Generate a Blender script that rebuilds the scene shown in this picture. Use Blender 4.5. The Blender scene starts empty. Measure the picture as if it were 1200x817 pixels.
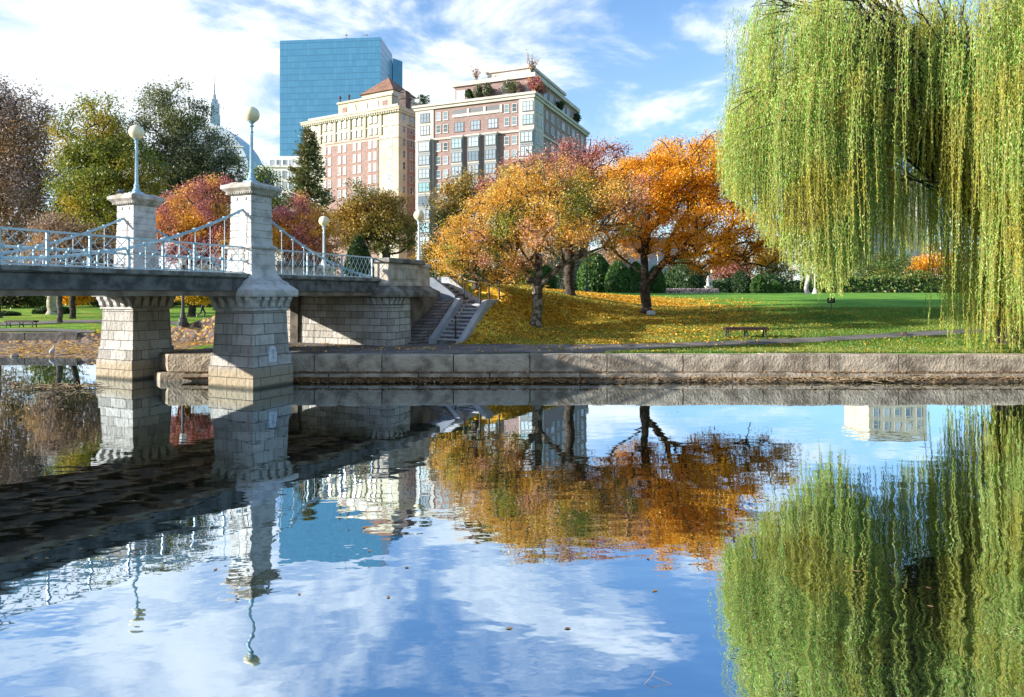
import bpy, bmesh, math, random
import numpy as np
from mathutils import Vector, Matrix
C = bpy.context.scene.collection
SC = bpy.context.scene
rad = math.radians
# ------------------------------------------------------------------ camera, sky, sun, exposure
FPX = 800.0; U0 = 600.0; V0 = 346.0; EYE = 3.0       # focal length and horizon in photo pixels, eye height
cam_d = bpy.data.cameras.new('camera'); cam = bpy.data.objects.new('camera', cam_d); C.objects.link(cam)
cam.location = (0, 0, EYE); cam.rotation_euler = (rad(90), 0, 0)
cam_d.sensor_width = 36; cam_d.lens = 24; cam_d.shift_y = -62.5 / 1200
cam_d.clip_start = 0.1; cam_d.clip_end = 6000
SC.camera = cam
SUN_EL = rad(15.5); SUN_H = (-0.970, -0.243)            # towards the sun
SUN_STRENGTH = 5.0; SKY_STRENGTH = 0.10; EXPOSURE = 1.05
W = bpy.data.worlds.new('World'); SC.world = W; W.use_nodes = True
nt = W.node_tree; nt.nodes.clear()
def N(tree, typ, **kw):
    n = tree.nodes.new(typ)
    for k, v in kw.items(): setattr(n, k, v)
    return n
def setin(n, **kw):
    for k, v in kw.items():
        n.inputs[k.replace('_', ' ')].default_value = v
    return n
def math_node(tree, op, a, b=None, clamp=False):
    n = N(tree, 'ShaderNodeMath', operation=op, use_clamp=clamp)
    for i, v in enumerate((a, b)):
        if v is None: continue
        if isinstance(v, (int, float)): n.inputs[i].default_value = v
        else: tree.links.new(v, n.inputs[i])
    return n.outputs[0]
def mixc(tree, fac, a, b, blend='MIX'):
    n = N(tree, 'ShaderNodeMix', data_type='RGBA', blend_type=blend)
    for i, v in ((0, fac), (6, a), (7, b)):
        if isinstance(v, (int, float)): n.inputs[i].default_value = v
        elif isinstance(v, tuple): n.inputs[i].default_value = v if len(v) == 4 else (*v, 1)
        else: tree.links.new(v, n.inputs[i])
    return n.outputs[2]
def ramp(tree, fac, stops, interp='LINEAR'):
    n = N(tree, 'ShaderNodeValToRGB'); cr = n.color_ramp; cr.interpolation = interp
    while len(cr.elements) > 1: cr.elements.remove(cr.elements[-1])
    for i, (p, c) in enumerate(stops):
        e = cr.elements[0] if i == 0 else cr.elements.new(p)
        e.position = p; e.color = (*c, 1) if len(c) == 3 else c
    tree.links.new(fac, n.inputs[0]); return n.outputs[0]
def mrange(tree, v, a, b, c=0.0, d=1.0, smooth=True):
    n = N(tree, 'ShaderNodeMapRange'); n.interpolation_type = 'SMOOTHSTEP' if smooth else 'LINEAR'
    tree.links.new(v, n.inputs[0])
    for i, x in enumerate((a, b, c, d)): n.inputs[i + 1].default_value = x
    return n.outputs[0]

sky = N(nt, 'ShaderNodeTexSky', sky_type='NISHITA', sun_disc=False)
sky.sun_elevation = SUN_EL; sky.sun_rotation = math.atan2(SUN_H[0], SUN_H[1])
sky.air_density = 1.1; sky.dust_density = 0.4; sky.ozone_density = 3.2
tc = N(nt, 'ShaderNodeTexCoord')
sep = N(nt, 'ShaderNodeSeparateXYZ'); nt.links.new(tc.outputs['Generated'], sep.inputs[0])
zz = math_node(nt, 'ADD', math_node(nt, 'MAXIMUM', sep.outputs[2], 0.0), 0.16)
cx = math_node(nt, 'DIVIDE', sep.outputs[0], zz); cy = math_node(nt, 'DIVIDE', sep.outputs[1], zz)
cmb = N(nt, 'ShaderNodeCombineXYZ'); nt.links.new(cx, cmb.inputs[0]); nt.links.new(cy, cmb.inputs[1])
nz = setin(N(nt, 'ShaderNodeTexNoise'), Scale=1.9, Detail=9.0, Roughness=0.60, Distortion=0.35)
nt.links.new(cmb.outputs[0], nz.inputs['Vector'])
nzb = setin(N(nt, 'ShaderNodeTexNoise'), Scale=0.5, Detail=3.0, Roughness=0.5)
nt.links.new(cmb.outputs[0], nzb.inputs['Vector'])
# more cloud towards the left and low over the city, clear towards the upper right
bias = math_node(nt, 'ADD', math_node(nt, 'MULTIPLY', sep.outputs[0], mrange(nt, sep.outputs[2], 0.22, 0.42, -0.21, -0.10)), math_node(nt, 'MULTIPLY', math_node(nt, 'SUBTRACT', sep.outputs[2], 0.14), -0.16))
cl = math_node(nt, 'ADD', math_node(nt, 'ADD', math_node(nt, 'MULTIPLY', nz.outputs[0], 0.75), math_node(nt, 'MULTIPLY', nzb.outputs[0], 0.35)), bias)
cmask = mrange(nt, cl, 0.455, 0.60)
shade = mrange(nt, nz.outputs[0], 0.35, 0.75)
ccol = mixc(nt, shade, (4.5, 5.1, 5.8), (7.4, 7.5, 7.6))
skyb = mixc(nt, 1.0, sky.outputs[0], (1.04, 1.27, 1.46), 'MULTIPLY')
mixs = mixc(nt, math_node(nt, 'ADD', math_node(nt, 'MULTIPLY', cmask, 0.80), mrange(nt, sep.outputs[2], 0.22, 0.50, 0.18, 0.0)), skyb, ccol)
bg = N(nt, 'ShaderNodeBackground'); bg.inputs[1].default_value = SKY_STRENGTH
nt.links.new(mixs, bg.inputs[0])
wo = N(nt, 'ShaderNodeOutputWorld'); nt.links.new(bg.outputs[0], wo.inputs[0])
sun_d = bpy.data.lights.new('sun', 'SUN'); sun_d.energy = SUN_STRENGTH; sun_d.angle = rad(0.5); sun_d.color = (1.0, 0.93, 0.83)
sun = bpy.data.objects.new('sun', sun_d); C.objects.link(sun)
sv = Vector((SUN_H[0] * math.cos(SUN_EL), SUN_H[1] * math.cos(SUN_EL), math.sin(SUN_EL)))
sun.rotation_euler = sv.to_track_quat('Z', 'Y').to_euler(); sun.location = (-60, -20, 60)
vs = SC.view_settings; vs.view_transform = 'Standard'; vs.look = 'None'; vs.exposure = EXPOSURE; vs.gamma = 1; vs.use_curve_mapping = False
SC.render.engine = 'CYCLES'
cy_ = SC.cycles; cy_.max_bounces = 6; cy_.diffuse_bounces = 2; cy_.glossy_bounces = 4; cy_.transmission_bounces = 3; cy_.transparent_max_bounces = 4
cy_.caustics_reflective = False; cy_.caustics_refractive = False; cy_.sample_clamp_indirect = 4.0
cy_.use_denoising = True; cy_.use_adaptive_sampling = True; cy_.adaptive_threshold = 0.01
SC.render.threads_mode = 'AUTO'

# ------------------------------------------------------------------ materials
MATS = {}
def base_mat(name):
    m = bpy.data.materials.new(name); m.use_nodes = True; t = m.node_tree; t.nodes.clear()
    out = N(t, 'ShaderNodeOutputMaterial'); return m, t, out
def bump(t, height, strength, dist, normal=None):
    b = N(t, 'ShaderNodeBump'); b.inputs['Strength'].default_value = strength; b.inputs['Distance'].default_value = dist
    t.links.new(height, b.inputs['Height'])
    if normal is not None: t.links.new(normal, b.inputs['Normal'])
    return b.outputs[0]
def objco(t):
    return N(t, 'ShaderNodeTexCoord').outputs['Object']
def noise(t, vec, scale, detail=4.0, rough=0.55, out=0):
    n = setin(N(t, 'ShaderNodeTexNoise'), Scale=scale, Detail=detail, Roughness=rough)
    t.links.new(vec, n.inputs['Vector']); return n.outputs[out]
def surf(name, c1, c2, rough=0.7, scale=3.0, detail=6, fine=25.0, bump_s=0.3, bump_d=0.02, metal=0.0, spec=0.4, lo=0.35, hi=0.65):
    """two-tone weathered surface"""
    m, t, out = base_mat(name); v = objco(t)
    f = mrange(t, noise(t, v, scale, detail), lo, hi)
    col = mixc(t, f, c1, c2)
    fn = noise(t, v, fine, 3)
    col = mixc(t, 0.35, col, mixc(t, fn, (0.45, 0.45, 0.45), (1.4, 1.4, 1.4)), 'MULTIPLY')
    p = N(t, 'ShaderNodeBsdfPrincipled'); t.links.new(col, p.inputs['Base Color'])
    p.inputs['Roughness'].default_value = rough; p.inputs['Metallic'].default_value = metal
    p.inputs['Specular IOR Level'].default_value = spec
    if bump_s: t.links.new(bump(t, fn, bump_s, bump_d), p.inputs['Normal'])
    t.links.new(p.outputs[0], out.inputs[0]); MATS[name] = m; return m
def ashlar(name, c1, c2, mortar, bw=0.62, bh=0.30, ms=0.012, rock=0.5, dirt=None, axis='xy', water_stain=False):
    """coursed stone blocks; pattern runs along x+y and z of the object"""
    m, t, out = base_mat(name); v = objco(t)
    s = N(t, 'ShaderNodeSeparateXYZ'); t.links.new(v, s.inputs[0])
    u = math_node(t, 'ADD', s.outputs[0], s.outputs[1])
    cb = N(t, 'ShaderNodeCombineXYZ'); t.links.new(u, cb.inputs[0]); t.links.new(s.outputs[2], cb.inputs[1])
    br = N(t, 'ShaderNodeTexBrick'); br.offset = 0.5; t.links.new(cb.outputs[0], br.inputs['Vector'])
    setin(br, Scale=1.0); br.inputs['Color1'].default_value = (0, 0, 0, 1); br.inputs['Color2'].default_value = (1, 1, 1, 1)
    br.inputs['Mortar'].default_value = (0.5, 0.5, 0.5, 1)
    br.inputs['Mortar Size'].default_value = ms; br.inputs['Brick Width'].default_value = bw; br.inputs['Row Height'].default_value = bh
    br.inputs['Mortar Smooth'].default_value = 0.3
    col = mixc(t, br.outputs[0], c1, c2)
    big = noise(t, v, 1.3, 6, 0.6)
    col = mixc(t, 0.55, col, mixc(t, big, (0.4, 0.39, 0.37), (1.5, 1.5, 1.5)), 'MULTIPLY')
    mps = N(t, 'ShaderNodeMapping'); t.links.new(v, mps.inputs['Vector']); mps.inputs['Scale'].default_value = (3.2, 3.2, 0.35)
    run = mrange(t, noise(t, mps.outputs[0], 1.6, 6, 0.65), 0.50, 0.68)
    col = mixc(t, math_node(t, 'MULTIPLY', run, 0.42), col, (0.13, 0.12, 0.10))
    fn = noise(t, v, 14, 6, 0.7)
    col = mixc(t, 0.4, col, mixc(t, fn, (0.35, 0.35, 0.35), (1.5, 1.5, 1.5)), 'MULTIPLY')
    if water_stain:
        st = mrange(t, math_node(t, 'ADD', s.outputs[2], math_node(t, 'MULTIPLY', fn, 0.25)), 0.95, 0.55)
        col = mixc(t, math_node(t, 'MULTIPLY', st, 0.75), col, (0.42, 0.33, 0.20))
        wl = mrange(t, math_node(t, 'ADD', s.outputs[2], math_node(t, 'MULTIPLY', fn, 0.12)), 0.20, 0.10)
        col = mixc(t, math_node(t, 'MULTIPLY', wl, 0.75), col, (0.045, 0.045, 0.03))
    col = mixc(t, br.outputs['Fac'], col, mortar)
    p = N(t, 'ShaderNodeBsdfPrincipled'); t.links.new(col, p.inputs['Base Color']); p.inputs['Roughness'].default_value = 0.85
    p.inputs['Specular IOR Level'].default_value = 0.25
    h = math_node(t, 'SUBTRACT', math_node(t, 'MULTIPLY', noise(t, v, 5.5, 5, 0.65), rock), math_node(t, 'MULTIPLY', br.outputs['Fac'], 0.35))
    t.links.new(bump(t, h, 0.9, 0.09), p.inputs['Normal'])
    t.links.new(p.outputs[0], out.inputs[0]); MATS[name] = m; return m
def leaf_mat(name, r1, r2, nscale=0.5, trans=0.35, lo=0.42, hi=0.58, r3=None):
    """leaves: each leaf its own tint out of a ramp, two ramps in drifts through the crown"""
    m, t, out = base_mat(name)
    geo = N(t, 'ShaderNodeNewGeometry'); rnd = geo.outputs['Random Per Island']
    v = objco(t)
    f = mrange(t, noise(t, v, nscale, 3), lo, hi)
    def rr(cols):
        k = max(1, len(cols) - 1)
        return ramp(t, rnd, [(i / k, c) for i, c in enumerate(cols)])
    col = mixc(t, f, rr(r1), rr(r2))
    if r3:
        vo = N(t, 'ShaderNodeVectorMath', operation='ADD'); t.links.new(v, vo.inputs[0]); vo.inputs[1].default_value = (17, 5, 3)
        f3 = mrange(t, noise(t, vo.outputs[0], nscale * 0.7, 2), 0.52, 0.62)
        col = mixc(t, f3, col, rr(r3))
    d = N(t, 'ShaderNodeBsdfDiffuse'); t.links.new(col, d.inputs[0])
    tr = N(t, 'ShaderNodeBsdfTranslucent'); t.links.new(mixc(t, 1.0, col, (1.15, 1.1, 0.7), 'MULTIPLY'), tr.inputs[0])
    mx = N(t, 'ShaderNodeMixShader'); mx.inputs[0].default_value = trans
    t.links.new(d.outputs[0], mx.inputs[1]); t.links.new(tr.outputs[0], mx.inputs[2])
    gl = N(t, 'ShaderNodeBsdfGlossy'); gl.inputs['Roughness'].default_value = 0.45; gl.inputs[0].default_value = (1, 1, 1, 1)
    m2 = N(t, 'ShaderNodeMixShader'); m2.inputs[0].default_value = 0.03
    t.links.new(mx.outputs[0], m2.inputs[1]); t.links.new(gl.outputs[0], m2.inputs[2])
    t.links.new(m2.outputs[0], out.inputs[0]); MATS[name] = m; return m
def plain(name, col, rough=0.5, metal=0.0, spec=0.5, emit=None):
    m, t, out = base_mat(name)
    p = N(t, 'ShaderNodeBsdfPrincipled'); p.inputs['Base Color'].default_value = (*col, 1)
    p.inputs['Roughness'].default_value = rough; p.inputs['Metallic'].default_value = metal; p.inputs['Specular IOR Level'].default_value = spec
    v = objco(t); fn = noise(t, v, 9, 4)
    t.links.new(mixc(t, 0.3, (*col, 1), mixc(t, fn, (0.5, 0.5, 0.5), (1.4, 1.4, 1.4)), 'MULTIPLY'), p.inputs['Base Color'])
    t.links.new(p.outputs[0], out.inputs[0]); MATS[name] = m; return m

GRANITE = ashlar('granite_ashlar', (0.36, 0.345, 0.315), (0.60, 0.585, 0.55), (0.13, 0.12, 0.105), 0.84, 0.345, 0.012, 1.1, water_stain=True)
DRESSED = surf('dressed_granite', (0.36, 0.35, 0.335), (0.60, 0.59, 0.57), 0.78, 2.4, 9, 22, 0.45, 0.015, lo=0.30, hi=0.60)
ABUT = ashlar('abutment_ashlar', (0.34, 0.32, 0.28), (0.58, 0.555, 0.51), (0.12, 0.11, 0.095), 0.66, 0.29, 0.013, 1.2)
COPING = surf('weathered_coping', (0.10, 0.095, 0.085), (0.30, 0.285, 0.25), 0.85, 2.2, 8, 22, 0.5, 0.02)
FASCIA = surf('dark_fascia', (0.06, 0.06, 0.058), (0.17, 0.165, 0.155), 0.8, 3.0, 8, 18, 0.4, 0.02)
BEAM = surf('rust_beam', (0.14, 0.10, 0.07), (0.27, 0.21, 0.15), 0.7, 2, 6, 20, 0.2, 0.01)
BLUE = surf('blue_paint', (0.30, 0.48, 0.58), (0.46, 0.63, 0.72), 0.45, 5, 4, 30, 0.1, 0.003)
PALEBLUE = surf('pale_blue_paint', (0.52, 0.64, 0.70), (0.68, 0.77, 0.80), 0.45, 5, 4, 30, 0.1, 0.003)
GLOBE = plain('cream_globe', (0.86, 0.76, 0.50), 0.25)
BLACKIRON = plain('black_iron', (0.02, 0.022, 0.025), 0.45)
WALLSTONE = surf('rough_wall_stone', (0.19, 0.15, 0.11), (0.50, 0.42, 0.32), 0.9, 1.6, 9, 13, 1.0, 0.05, lo=0.30, hi=0.62)
LEDGE = surf('ledge_stone', (0.22, 0.18, 0.13), (0.46, 0.38, 0.29), 0.9, 1.5, 8, 10, 0.8, 0.05)
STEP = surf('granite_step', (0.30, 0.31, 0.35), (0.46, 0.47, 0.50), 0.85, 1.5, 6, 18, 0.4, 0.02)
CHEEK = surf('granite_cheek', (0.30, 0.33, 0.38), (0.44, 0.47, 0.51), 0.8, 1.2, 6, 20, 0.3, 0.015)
COBBLE = ashlar('cobble_paving', (0.16, 0.15, 0.15), (0.30, 0.28, 0.27), (0.07, 0.065, 0.06), 0.22, 0.13, 0.02, 0.6)
ASPHALT = surf('asphalt_path', (0.11, 0.105, 0.105), (0.21, 0.19, 0.18), 0.9, 0.9, 6, 40, 0.3, 0.01)
BARK = surf('grey_bark', (0.05, 0.042, 0.034), (0.17, 0.145, 0.115), 0.95, 4, 8, 14, 1.0, 0.06)
BARKL = surf('mottled_bark', (0.05, 0.04, 0.03), (0.28, 0.24, 0.18), 0.95, 5, 6, 14, 1.0, 0.06, lo=0.42, hi=0.60)
BARKD = surf('dark_bark', (0.025, 0.02, 0.017), (0.09, 0.07, 0.055), 0.95, 4, 6, 14, 1.0, 0.06)
WOOD = surf('brown_bench_wood', (0.035, 0.02, 0.018), (0.075, 0.045, 0.035), 0.6, 6, 4, 20, 0.2, 0.01)

# ------------------------------------------------------------------ mesh helpers
class MB:
    def __init__(s): s.v = []; s.f = []; s.mi = []; s.cur = 0
    def add(s, vs, fs):
        o = len(s.v); s.v += [tuple(p) for p in vs]
        for f in fs: s.f.append(tuple(i + o for i in f)); s.mi.append(s.cur)
    def box(s, x0, x1, y0, y1, z0, z1):
        s.add([(x0,y0,z0),(x1,y0,z0),(x1,y1,z0),(x0,y1,z0),(x0,y0,z1),(x1,y0,z1),(x1,y1,z1),(x0,y1,z1)],
              [(0,3,2,1),(4,5,6,7),(0,1,5,4),(1,2,6,5),(2,3,7,6),(3,0,4,7)]); return s
    def loft(s, cx, cy, prof):
        """stack of rectangles: prof = [(z, half_x, half_y)]"""
        vs = []
        for z, a, b in prof: vs += [(cx-a,cy-b,z),(cx+a,cy-b,z),(cx+a,cy+b,z),(cx-a,cy+b,z)]
        fs = [(3,2,1,0)]; n = len(prof)
        for k in range(n-1):
            for i in range(4): j = (i+1) % 4; fs.append((4*k+i, 4*k+j, 4*k+4+j, 4*k+4+i))
        fs.append(tuple(4*(n-1)+i for i in range(4))); s.add(vs, fs); return s
    def lathe(s, cx, cy, prof, n=16):
        """prof = [(z, r)]"""
        vs = []
        for z, r in prof:
            for i in range(n): a = 2*math.pi*i/n; vs.append((cx+r*math.cos(a), cy+r*math.sin(a), z))
        fs = [tuple(range(n-1,-1,-1))]; m = len(prof)
        for k in range(m-1):
            for i in range(n): j = (i+1) % n; fs.append((k*n+i, k*n+j, (k+1)*n+j, (k+1)*n+i))
        fs.append(tuple((m-1)*n+i for i in range(n))); s.add(vs, fs); return s
    def tube(s, pts, r, n=6):
        pts = [Vector(p) for p in pts]; m = len(pts)
        rs = r if isinstance(r, (list, tuple)) else [r]*m
        vs = []
        for k, p in enumerate(pts):
            d = (pts[min(k+1,m-1)] - pts[max(k-1,0)]).normalized()
            up = Vector((0,0,1)) if abs(d.z) < 0.95 else Vector((1,0,0))
            a = d.cross(up).normalized(); b = a.cross(d)
            for i in range(n):
                th = 2*math.pi*i/n; vs.append(p + (a*math.cos(th) + b*math.sin(th))*rs[k])
        fs = [tuple(range(n))]
        for k in range(m-1):
            for i in range(n): j = (i+1) % n; fs.append((k*n+j, k*n+i, (k+1)*n+i, (k+1)*n+j))
        fs.append(tuple((m-1)*n+i for i in range(n-1,-1,-1))); s.add(vs, fs); return s
    def prism(s, poly, axis, a, b):
        """extrude a 2-D outline along x, y or z from a to b"""
        def P(p, h): return {'x': (h, p[0], p[1]), 'y': (p[0], h, p[1]), 'z': (p[0], p[1], h)}[axis]
        n = len(poly); vs = [P(p, a) for p in poly] + [P(p, b) for p in poly]
        fs = [tuple(range(n-1,-1,-1)), tuple(range(n, 2*n))] + [(i, (i+1) % n, n+(i+1) % n, n+i) for i in range(n)]
        s.add(vs, fs); return s
    def mesh(s, name, mats, smooth=False, bevel=0.0):
        me = bpy.data.meshes.new(name); me.from_pydata(s.v, [], s.f)
        for m in (mats if isinstance(mats, (list, tuple)) else [mats]): me.materials.append(m)
        if any(s.mi): me.polygons.foreach_set('material_index', s.mi)
        bm = bmesh.new(); bm.from_mesh(me); bmesh.ops.recalc_face_normals(bm, faces=bm.faces)
        if bevel: bmesh.ops.bevel(bm, geom=[e for e in bm.edges], offset=bevel, segments=1, affect='EDGES', clamp_overlap=True)
        bm.to_mesh(me); bm.free()
        if smooth: me.polygons.foreach_set('use_smooth', [True]*len(me.polygons))
        me.update(); return me
    def build(s, name, mats, parent=None, smooth=False, bevel=0.0):
        return obj(name, s.mesh(name, mats, smooth, bevel), parent)
def obj(name, me, parent=None, loc=None):
    o = bpy.data.objects.new(name, me); C.objects.link(o)
    if parent is not None: o.parent = parent
    if loc is not None: o.location = loc
    return o
def tag(o, label=None, cat=None, group=None, kind=None):
    if label: o['label'] = label
    if cat: o['category'] = cat
    if group: o['group'] = group
    if kind: o['kind'] = kind
    return o
def thing(name, label, cat, loc=(0,0,0), rz=0.0, group=None):
    o = bpy.data.objects.new(name, None); o.empty_display_size = 0.3; C.objects.link(o)
    o.location = loc; o.rotation_euler = (0, 0, rz); return tag(o, label, cat, group)
def dup(o, loc, label, rz=None):
    """copy a thing with its parts and sub-parts (mesh data shared)"""
    def rec(a, parent):
        b = a.copy(); C.objects.link(b)
        if parent is not None: b.parent = parent
        for ch in list(a.children): rec(ch, b)
        return b
    n = rec(o, None); n.location = loc; n['label'] = label
    if rz is not None: n.rotation_euler = (0, 0, rz)
    return n
def np_mesh(name, V, F, mats, smooth=False):
    """V (n,3), F (m,k) all k-gons"""
    me = bpy.data.meshes.new(name); k = F.shape[1]; m = len(F)
    me.vertices.add(len(V)); me.vertices.foreach_set('co', np.ascontiguousarray(V, dtype=np.float32).ravel())
    me.loops.add(m*k); me.loops.foreach_set('vertex_index', np.ascontiguousarray(F, dtype=np.int32).ravel())
    me.polygons.add(m); me.polygons.foreach_set('loop_start', np.arange(0, m*k, k, dtype=np.int32))
    for mt in (mats if isinstance(mats, (list, tuple)) else [mats]): me.materials.append(mt)
    me.update(calc_edges=True)
    if smooth: me.polygons.foreach_set('use_smooth', np.ones(m, dtype=bool))
    return me
def rand_dirs(rng, n):
    d = rng.normal(size=(n, 3)); return d / np.linalg.norm(d, axis=1)[:, None]
def leaf_quads(P, L, Wd, A, rng, B=None):
    """rhombic leaves at P, long axis A (n,3), length L (n,), width Wd (n,)"""
    n = len(P)
    B = rand_dirs(rng, n) if B is None else B
    B = B - A * np.sum(A*B, axis=1)[:, None]; B /= np.linalg.norm(B, axis=1)[:, None] + 1e-9
    L = np.broadcast_to(L, (n,))[:, None]; Wd = np.broadcast_to(Wd, (n,))[:, None]
    V = np.stack([P - A*L*0.5, P + B*Wd*0.5, P + A*L*0.5, P - B*Wd*0.5], axis=1).reshape(-1, 3)
    return V, np.arange(n*4).reshape(n, 4)
def seg_tubes(P0, P1, R0, R1, n=6):
    """tapered prisms for many segments at once"""
    d = P1 - P0; d /= np.linalg.norm(d, axis=1)[:, None] + 1e-9
    up = np.where(np.abs(d[:, 2:3]) < 0.9, np.array([[0, 0, 1.0]]), np.array([[1.0, 0, 0]]))
    a = np.cross(d, up); a /= np.linalg.norm(a, axis=1)[:, None]; b = np.cross(a, d)
    th = np.arange(n)*2*np.pi/n
    ring = a[:, None, :]*np.cos(th)[None, :, None] + b[:, None, :]*np.sin(th)[None, :, None]
    V = np.concatenate([P0[:, None, :] + ring*R0[:, None, None], P1[:, None, :] + ring*R1[:, None, None]], axis=1)
    i = np.arange(n); j = (i+1) % n
    q = np.stack([j, i, i+n, j+n], axis=1)
    F = (np.arange(len(P0))*2*n)[:, None, None] + q[None]
    return V.reshape(-1, 3), F.reshape(-1, 4)
def smooth(x, a, b):
    t = np.clip((np.asarray(x, dtype=float) - a)/(b - a), 0, 1); return t*t*(3 - 2*t)

# ------------------------------------------------------------------ the lie of the land
BT = math.atan2(380, 800); BV = np.array([math.sin(BT), math.cos(BT)]); BN = np.array([math.cos(BT), -math.sin(BT)])
BO = np.array([-8.53, 22.0]); BRZ = math.atan2(BV[1], BV[0])
def tn(X, Y):
    dx = X - BO[0]; dy = Y - BO[1]; return dx*BV[0] + dy*BV[1], dx*BN[0] + dy*BN[1]
def L2W(t, y, z=0.0):
    """bridge frame (along, across to the far side) -> world"""
    return (BO[0] + t*BV[0] - y*BN[0], BO[1] + t*BV[1] - y*BN[1], z)
SHORE = [(-90, 33.0), (-40, 34.0), (-25.5, 33.6), (-20.0, 32.6), (-16.8, 29.4), (-14.2, 26.4), (-12.2, 24.15), (70, 24.15)]
def shore_d(X, Y):
    """signed distance to the water's edge, positive on land"""
    X = np.asarray(X, float); Y = np.asarray(Y, float)
    best = np.full(X.shape, 1e9); ins = np.zeros(X.shape, bool)
    poly = SHORE + [(70, 900), (-90, 900)]
    for i in range(len(SHORE)-1):
        (x0, y0), (x1, y1) = SHORE[i], SHORE[i+1]
        dx, dy = x1-x0, y1-y0; t = np.clip(((X-x0)*dx + (Y-y0)*dy)/(dx*dx+dy*dy), 0, 1)
        best = np.minimum(best, np.hypot(X-x0-t*dx, Y-y0-t*dy))
    n = len(poly)
    for i in range(n):
        (x0, y0), (x1, y1) = poly[i], poly[(i+1) % n]
        if y0 == y1: continue
        c = ((y0 > Y) != (y1 > Y)) & (X < (x1-x0)*(Y-y0)/(y1-y0) + x0); ins ^= c
    ins |= (np.abs(X) > 69) & (Y > 30)
    return np.where(ins, best, -best)
def HEIGHT(X, Y):
    X = np.asarray(X, float); Y = np.asarray(Y, float)
    t, n = tn(X, Y)
    zr = np.interp(Y, [24, 27.5, 29, 33, 38, 45, 55, 70, 100, 200], [0.88, 0.92, 1.12, 1.5, 2.02, 2.6, 2.9, 3.12, 3.35, 3.6])
    zl = 0.88 + 2.75*smooth(t, 9.4, 14.6)
    hi = np.interp(Y, [30, 33, 37, 46], [1.0, 2.4, 9.0, 13.0])
    w = 1 - smooth((X + 2.3)/(hi + 2.3), 0.0, 1.0)
    zR = zr*(1-w) + zl*w
    zflat = 0.86 + 0.7*smooth(Y, 60, 140)
    inner = (n < -0.3) & (n > -7.2)
    s1 = smooth(n, -19, -7.3) * smooth(t, 7.6, 9.2)
    s = np.maximum(s1, smooth(X, -14, -4)*smooth(Y, 38, 48))
    zP = np.where(t > 8.4, 3.60, 0.88)
    z = np.where(n >= -0.3, zR, np.where(inner & (Y < 46), zP, zflat*(1-s) + np.where(Y > 40, np.maximum(zR, 3.2), 3.55)*s))
    # under the steps
    st = (t > 9.5) & (t < 13.9) & (n > -1.2) & (n < 2.35)
    z = np.where(st, np.minimum(z, 0.88 + np.clip(t-9.9, 0, 2.6)*0.66 - 0.25), z)
    cob = (t > 7.2) & (t <= 9.5) & (n > -0.3) & (n < 1.0)
    z = np.where(cob, np.minimum(z, 0.85), z)
    d = shore_d(X, Y)
    beach = smooth(X, -13.6, -16.0)
    zb = np.clip(d*0.085 - 0.02, -1.2, 0.40)
    zb = np.where(Y > 38.1, z, zb)
    z = np.where(d < 0.35, -1.2, z)*(1-beach) + np.where(d < -0.1, np.maximum(-1.2, d*0.3), zb)*beach
    near = (Y < 1.5); z = np.where(near, 0.6*smooth(Y, 1.5, -2) - 0.3 , z)
    return z
def G(u, v, dz=0.0):
    """photo pixel -> the point of the ground seen there"""
    Y = np.linspace(14, 220, 8000); X = (u-U0)/FPX*Y; z = EYE - (v-V0)/FPX*Y
    h = HEIGHT(X, Y); k = np.argmax(h >= z)
    return float(X[k]), float(Y[k]), float(h[k]) + dz
def GY(u, Y):
    X = (u-U0)/FPX*Y; return X, Y, float(HEIGHT(np.array([X]), np.array([Y]))[0])
# ------------------------------------------------------------------ terrain, water, paths
def axis_pts(segs):
    out = []
    for a, b, st in segs: out += list(np.arange(a, b, st))
    return np.array(out + [segs[-1][1]])
gx = axis_pts([(-900, -200, 100), (-200, -60, 10), (-60, -33, 1.0), (-33, 36, 0.3), (36, 70, 1.0), (70, 200, 10), (200, 900, 100)])
gy = axis_pts([(-200, -20, 30), (-20, 22, 2.0), (22, 50, 0.3), (50, 90, 1.0), (90, 240, 6), (240, 900, 60), (900, 3000, 300)])
GX, GYY = np.meshgrid(gx, gy); GZ = HEIGHT(GX, GYY)
rngT = np.random.default_rng(4)
GZ = GZ + np.where(GZ > 0.95, (rngT.random(GZ.shape)-0.5)*0.02, 0)
V = np.stack([GX.ravel(), GYY.ravel(), GZ.ravel()], 1)
nx = len(gx); ny = len(gy); ii = (np.arange(ny-1)[:, None]*nx + np.arange(nx-1)[None]).ravel()
F = np.stack([ii, ii+1, ii+nx+1, ii+nx], 1)
TREE_SPOTS = [(1.15, 32.0, 6.5), (7.4, 38.0, 7.5), (3.9, 46.0, 7.5), (-3, 41, 5), (-15.5, 38, 7)]
lit = np.zeros(len(V))
for (x, y, r) in TREE_SPOTS:
    lit = np.maximum(lit, 1.15*np.exp(-(((V[:, 0]-x-1.5)/r)**2 + ((V[:, 1]-y)/(r*0.95))**2)))
lit = np.maximum(lit, 0.72*np.exp(-(((V[:, 0]-8)/9)**2 + ((V[:, 1]-33)/4.5)**2)))
lit = np.maximum(lit, 0.24*(V[:, 1] < 52)*(V[:, 0] < 17))
lit = np.maximum(lit, 0.34*(V[:, 0] < -9)*(V[:, 1] < 130))
lit = lit*(1 - 0.75*smooth(V[:, 0] - 0.2*(V[:, 1]-30), 8.5, 14))
bare = 1 - smooth(shore_d(V[:, 0], V[:, 1]), 1.0, 2.2)
bare = np.where((V[:, 0] < -13) & (V[:, 1] < 38.3), 1.0, bare*(V[:, 0] < -11))
m, t, out = base_mat('ground'); v = N(t, 'ShaderNodeTexCoord').outputs['Object']
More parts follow.
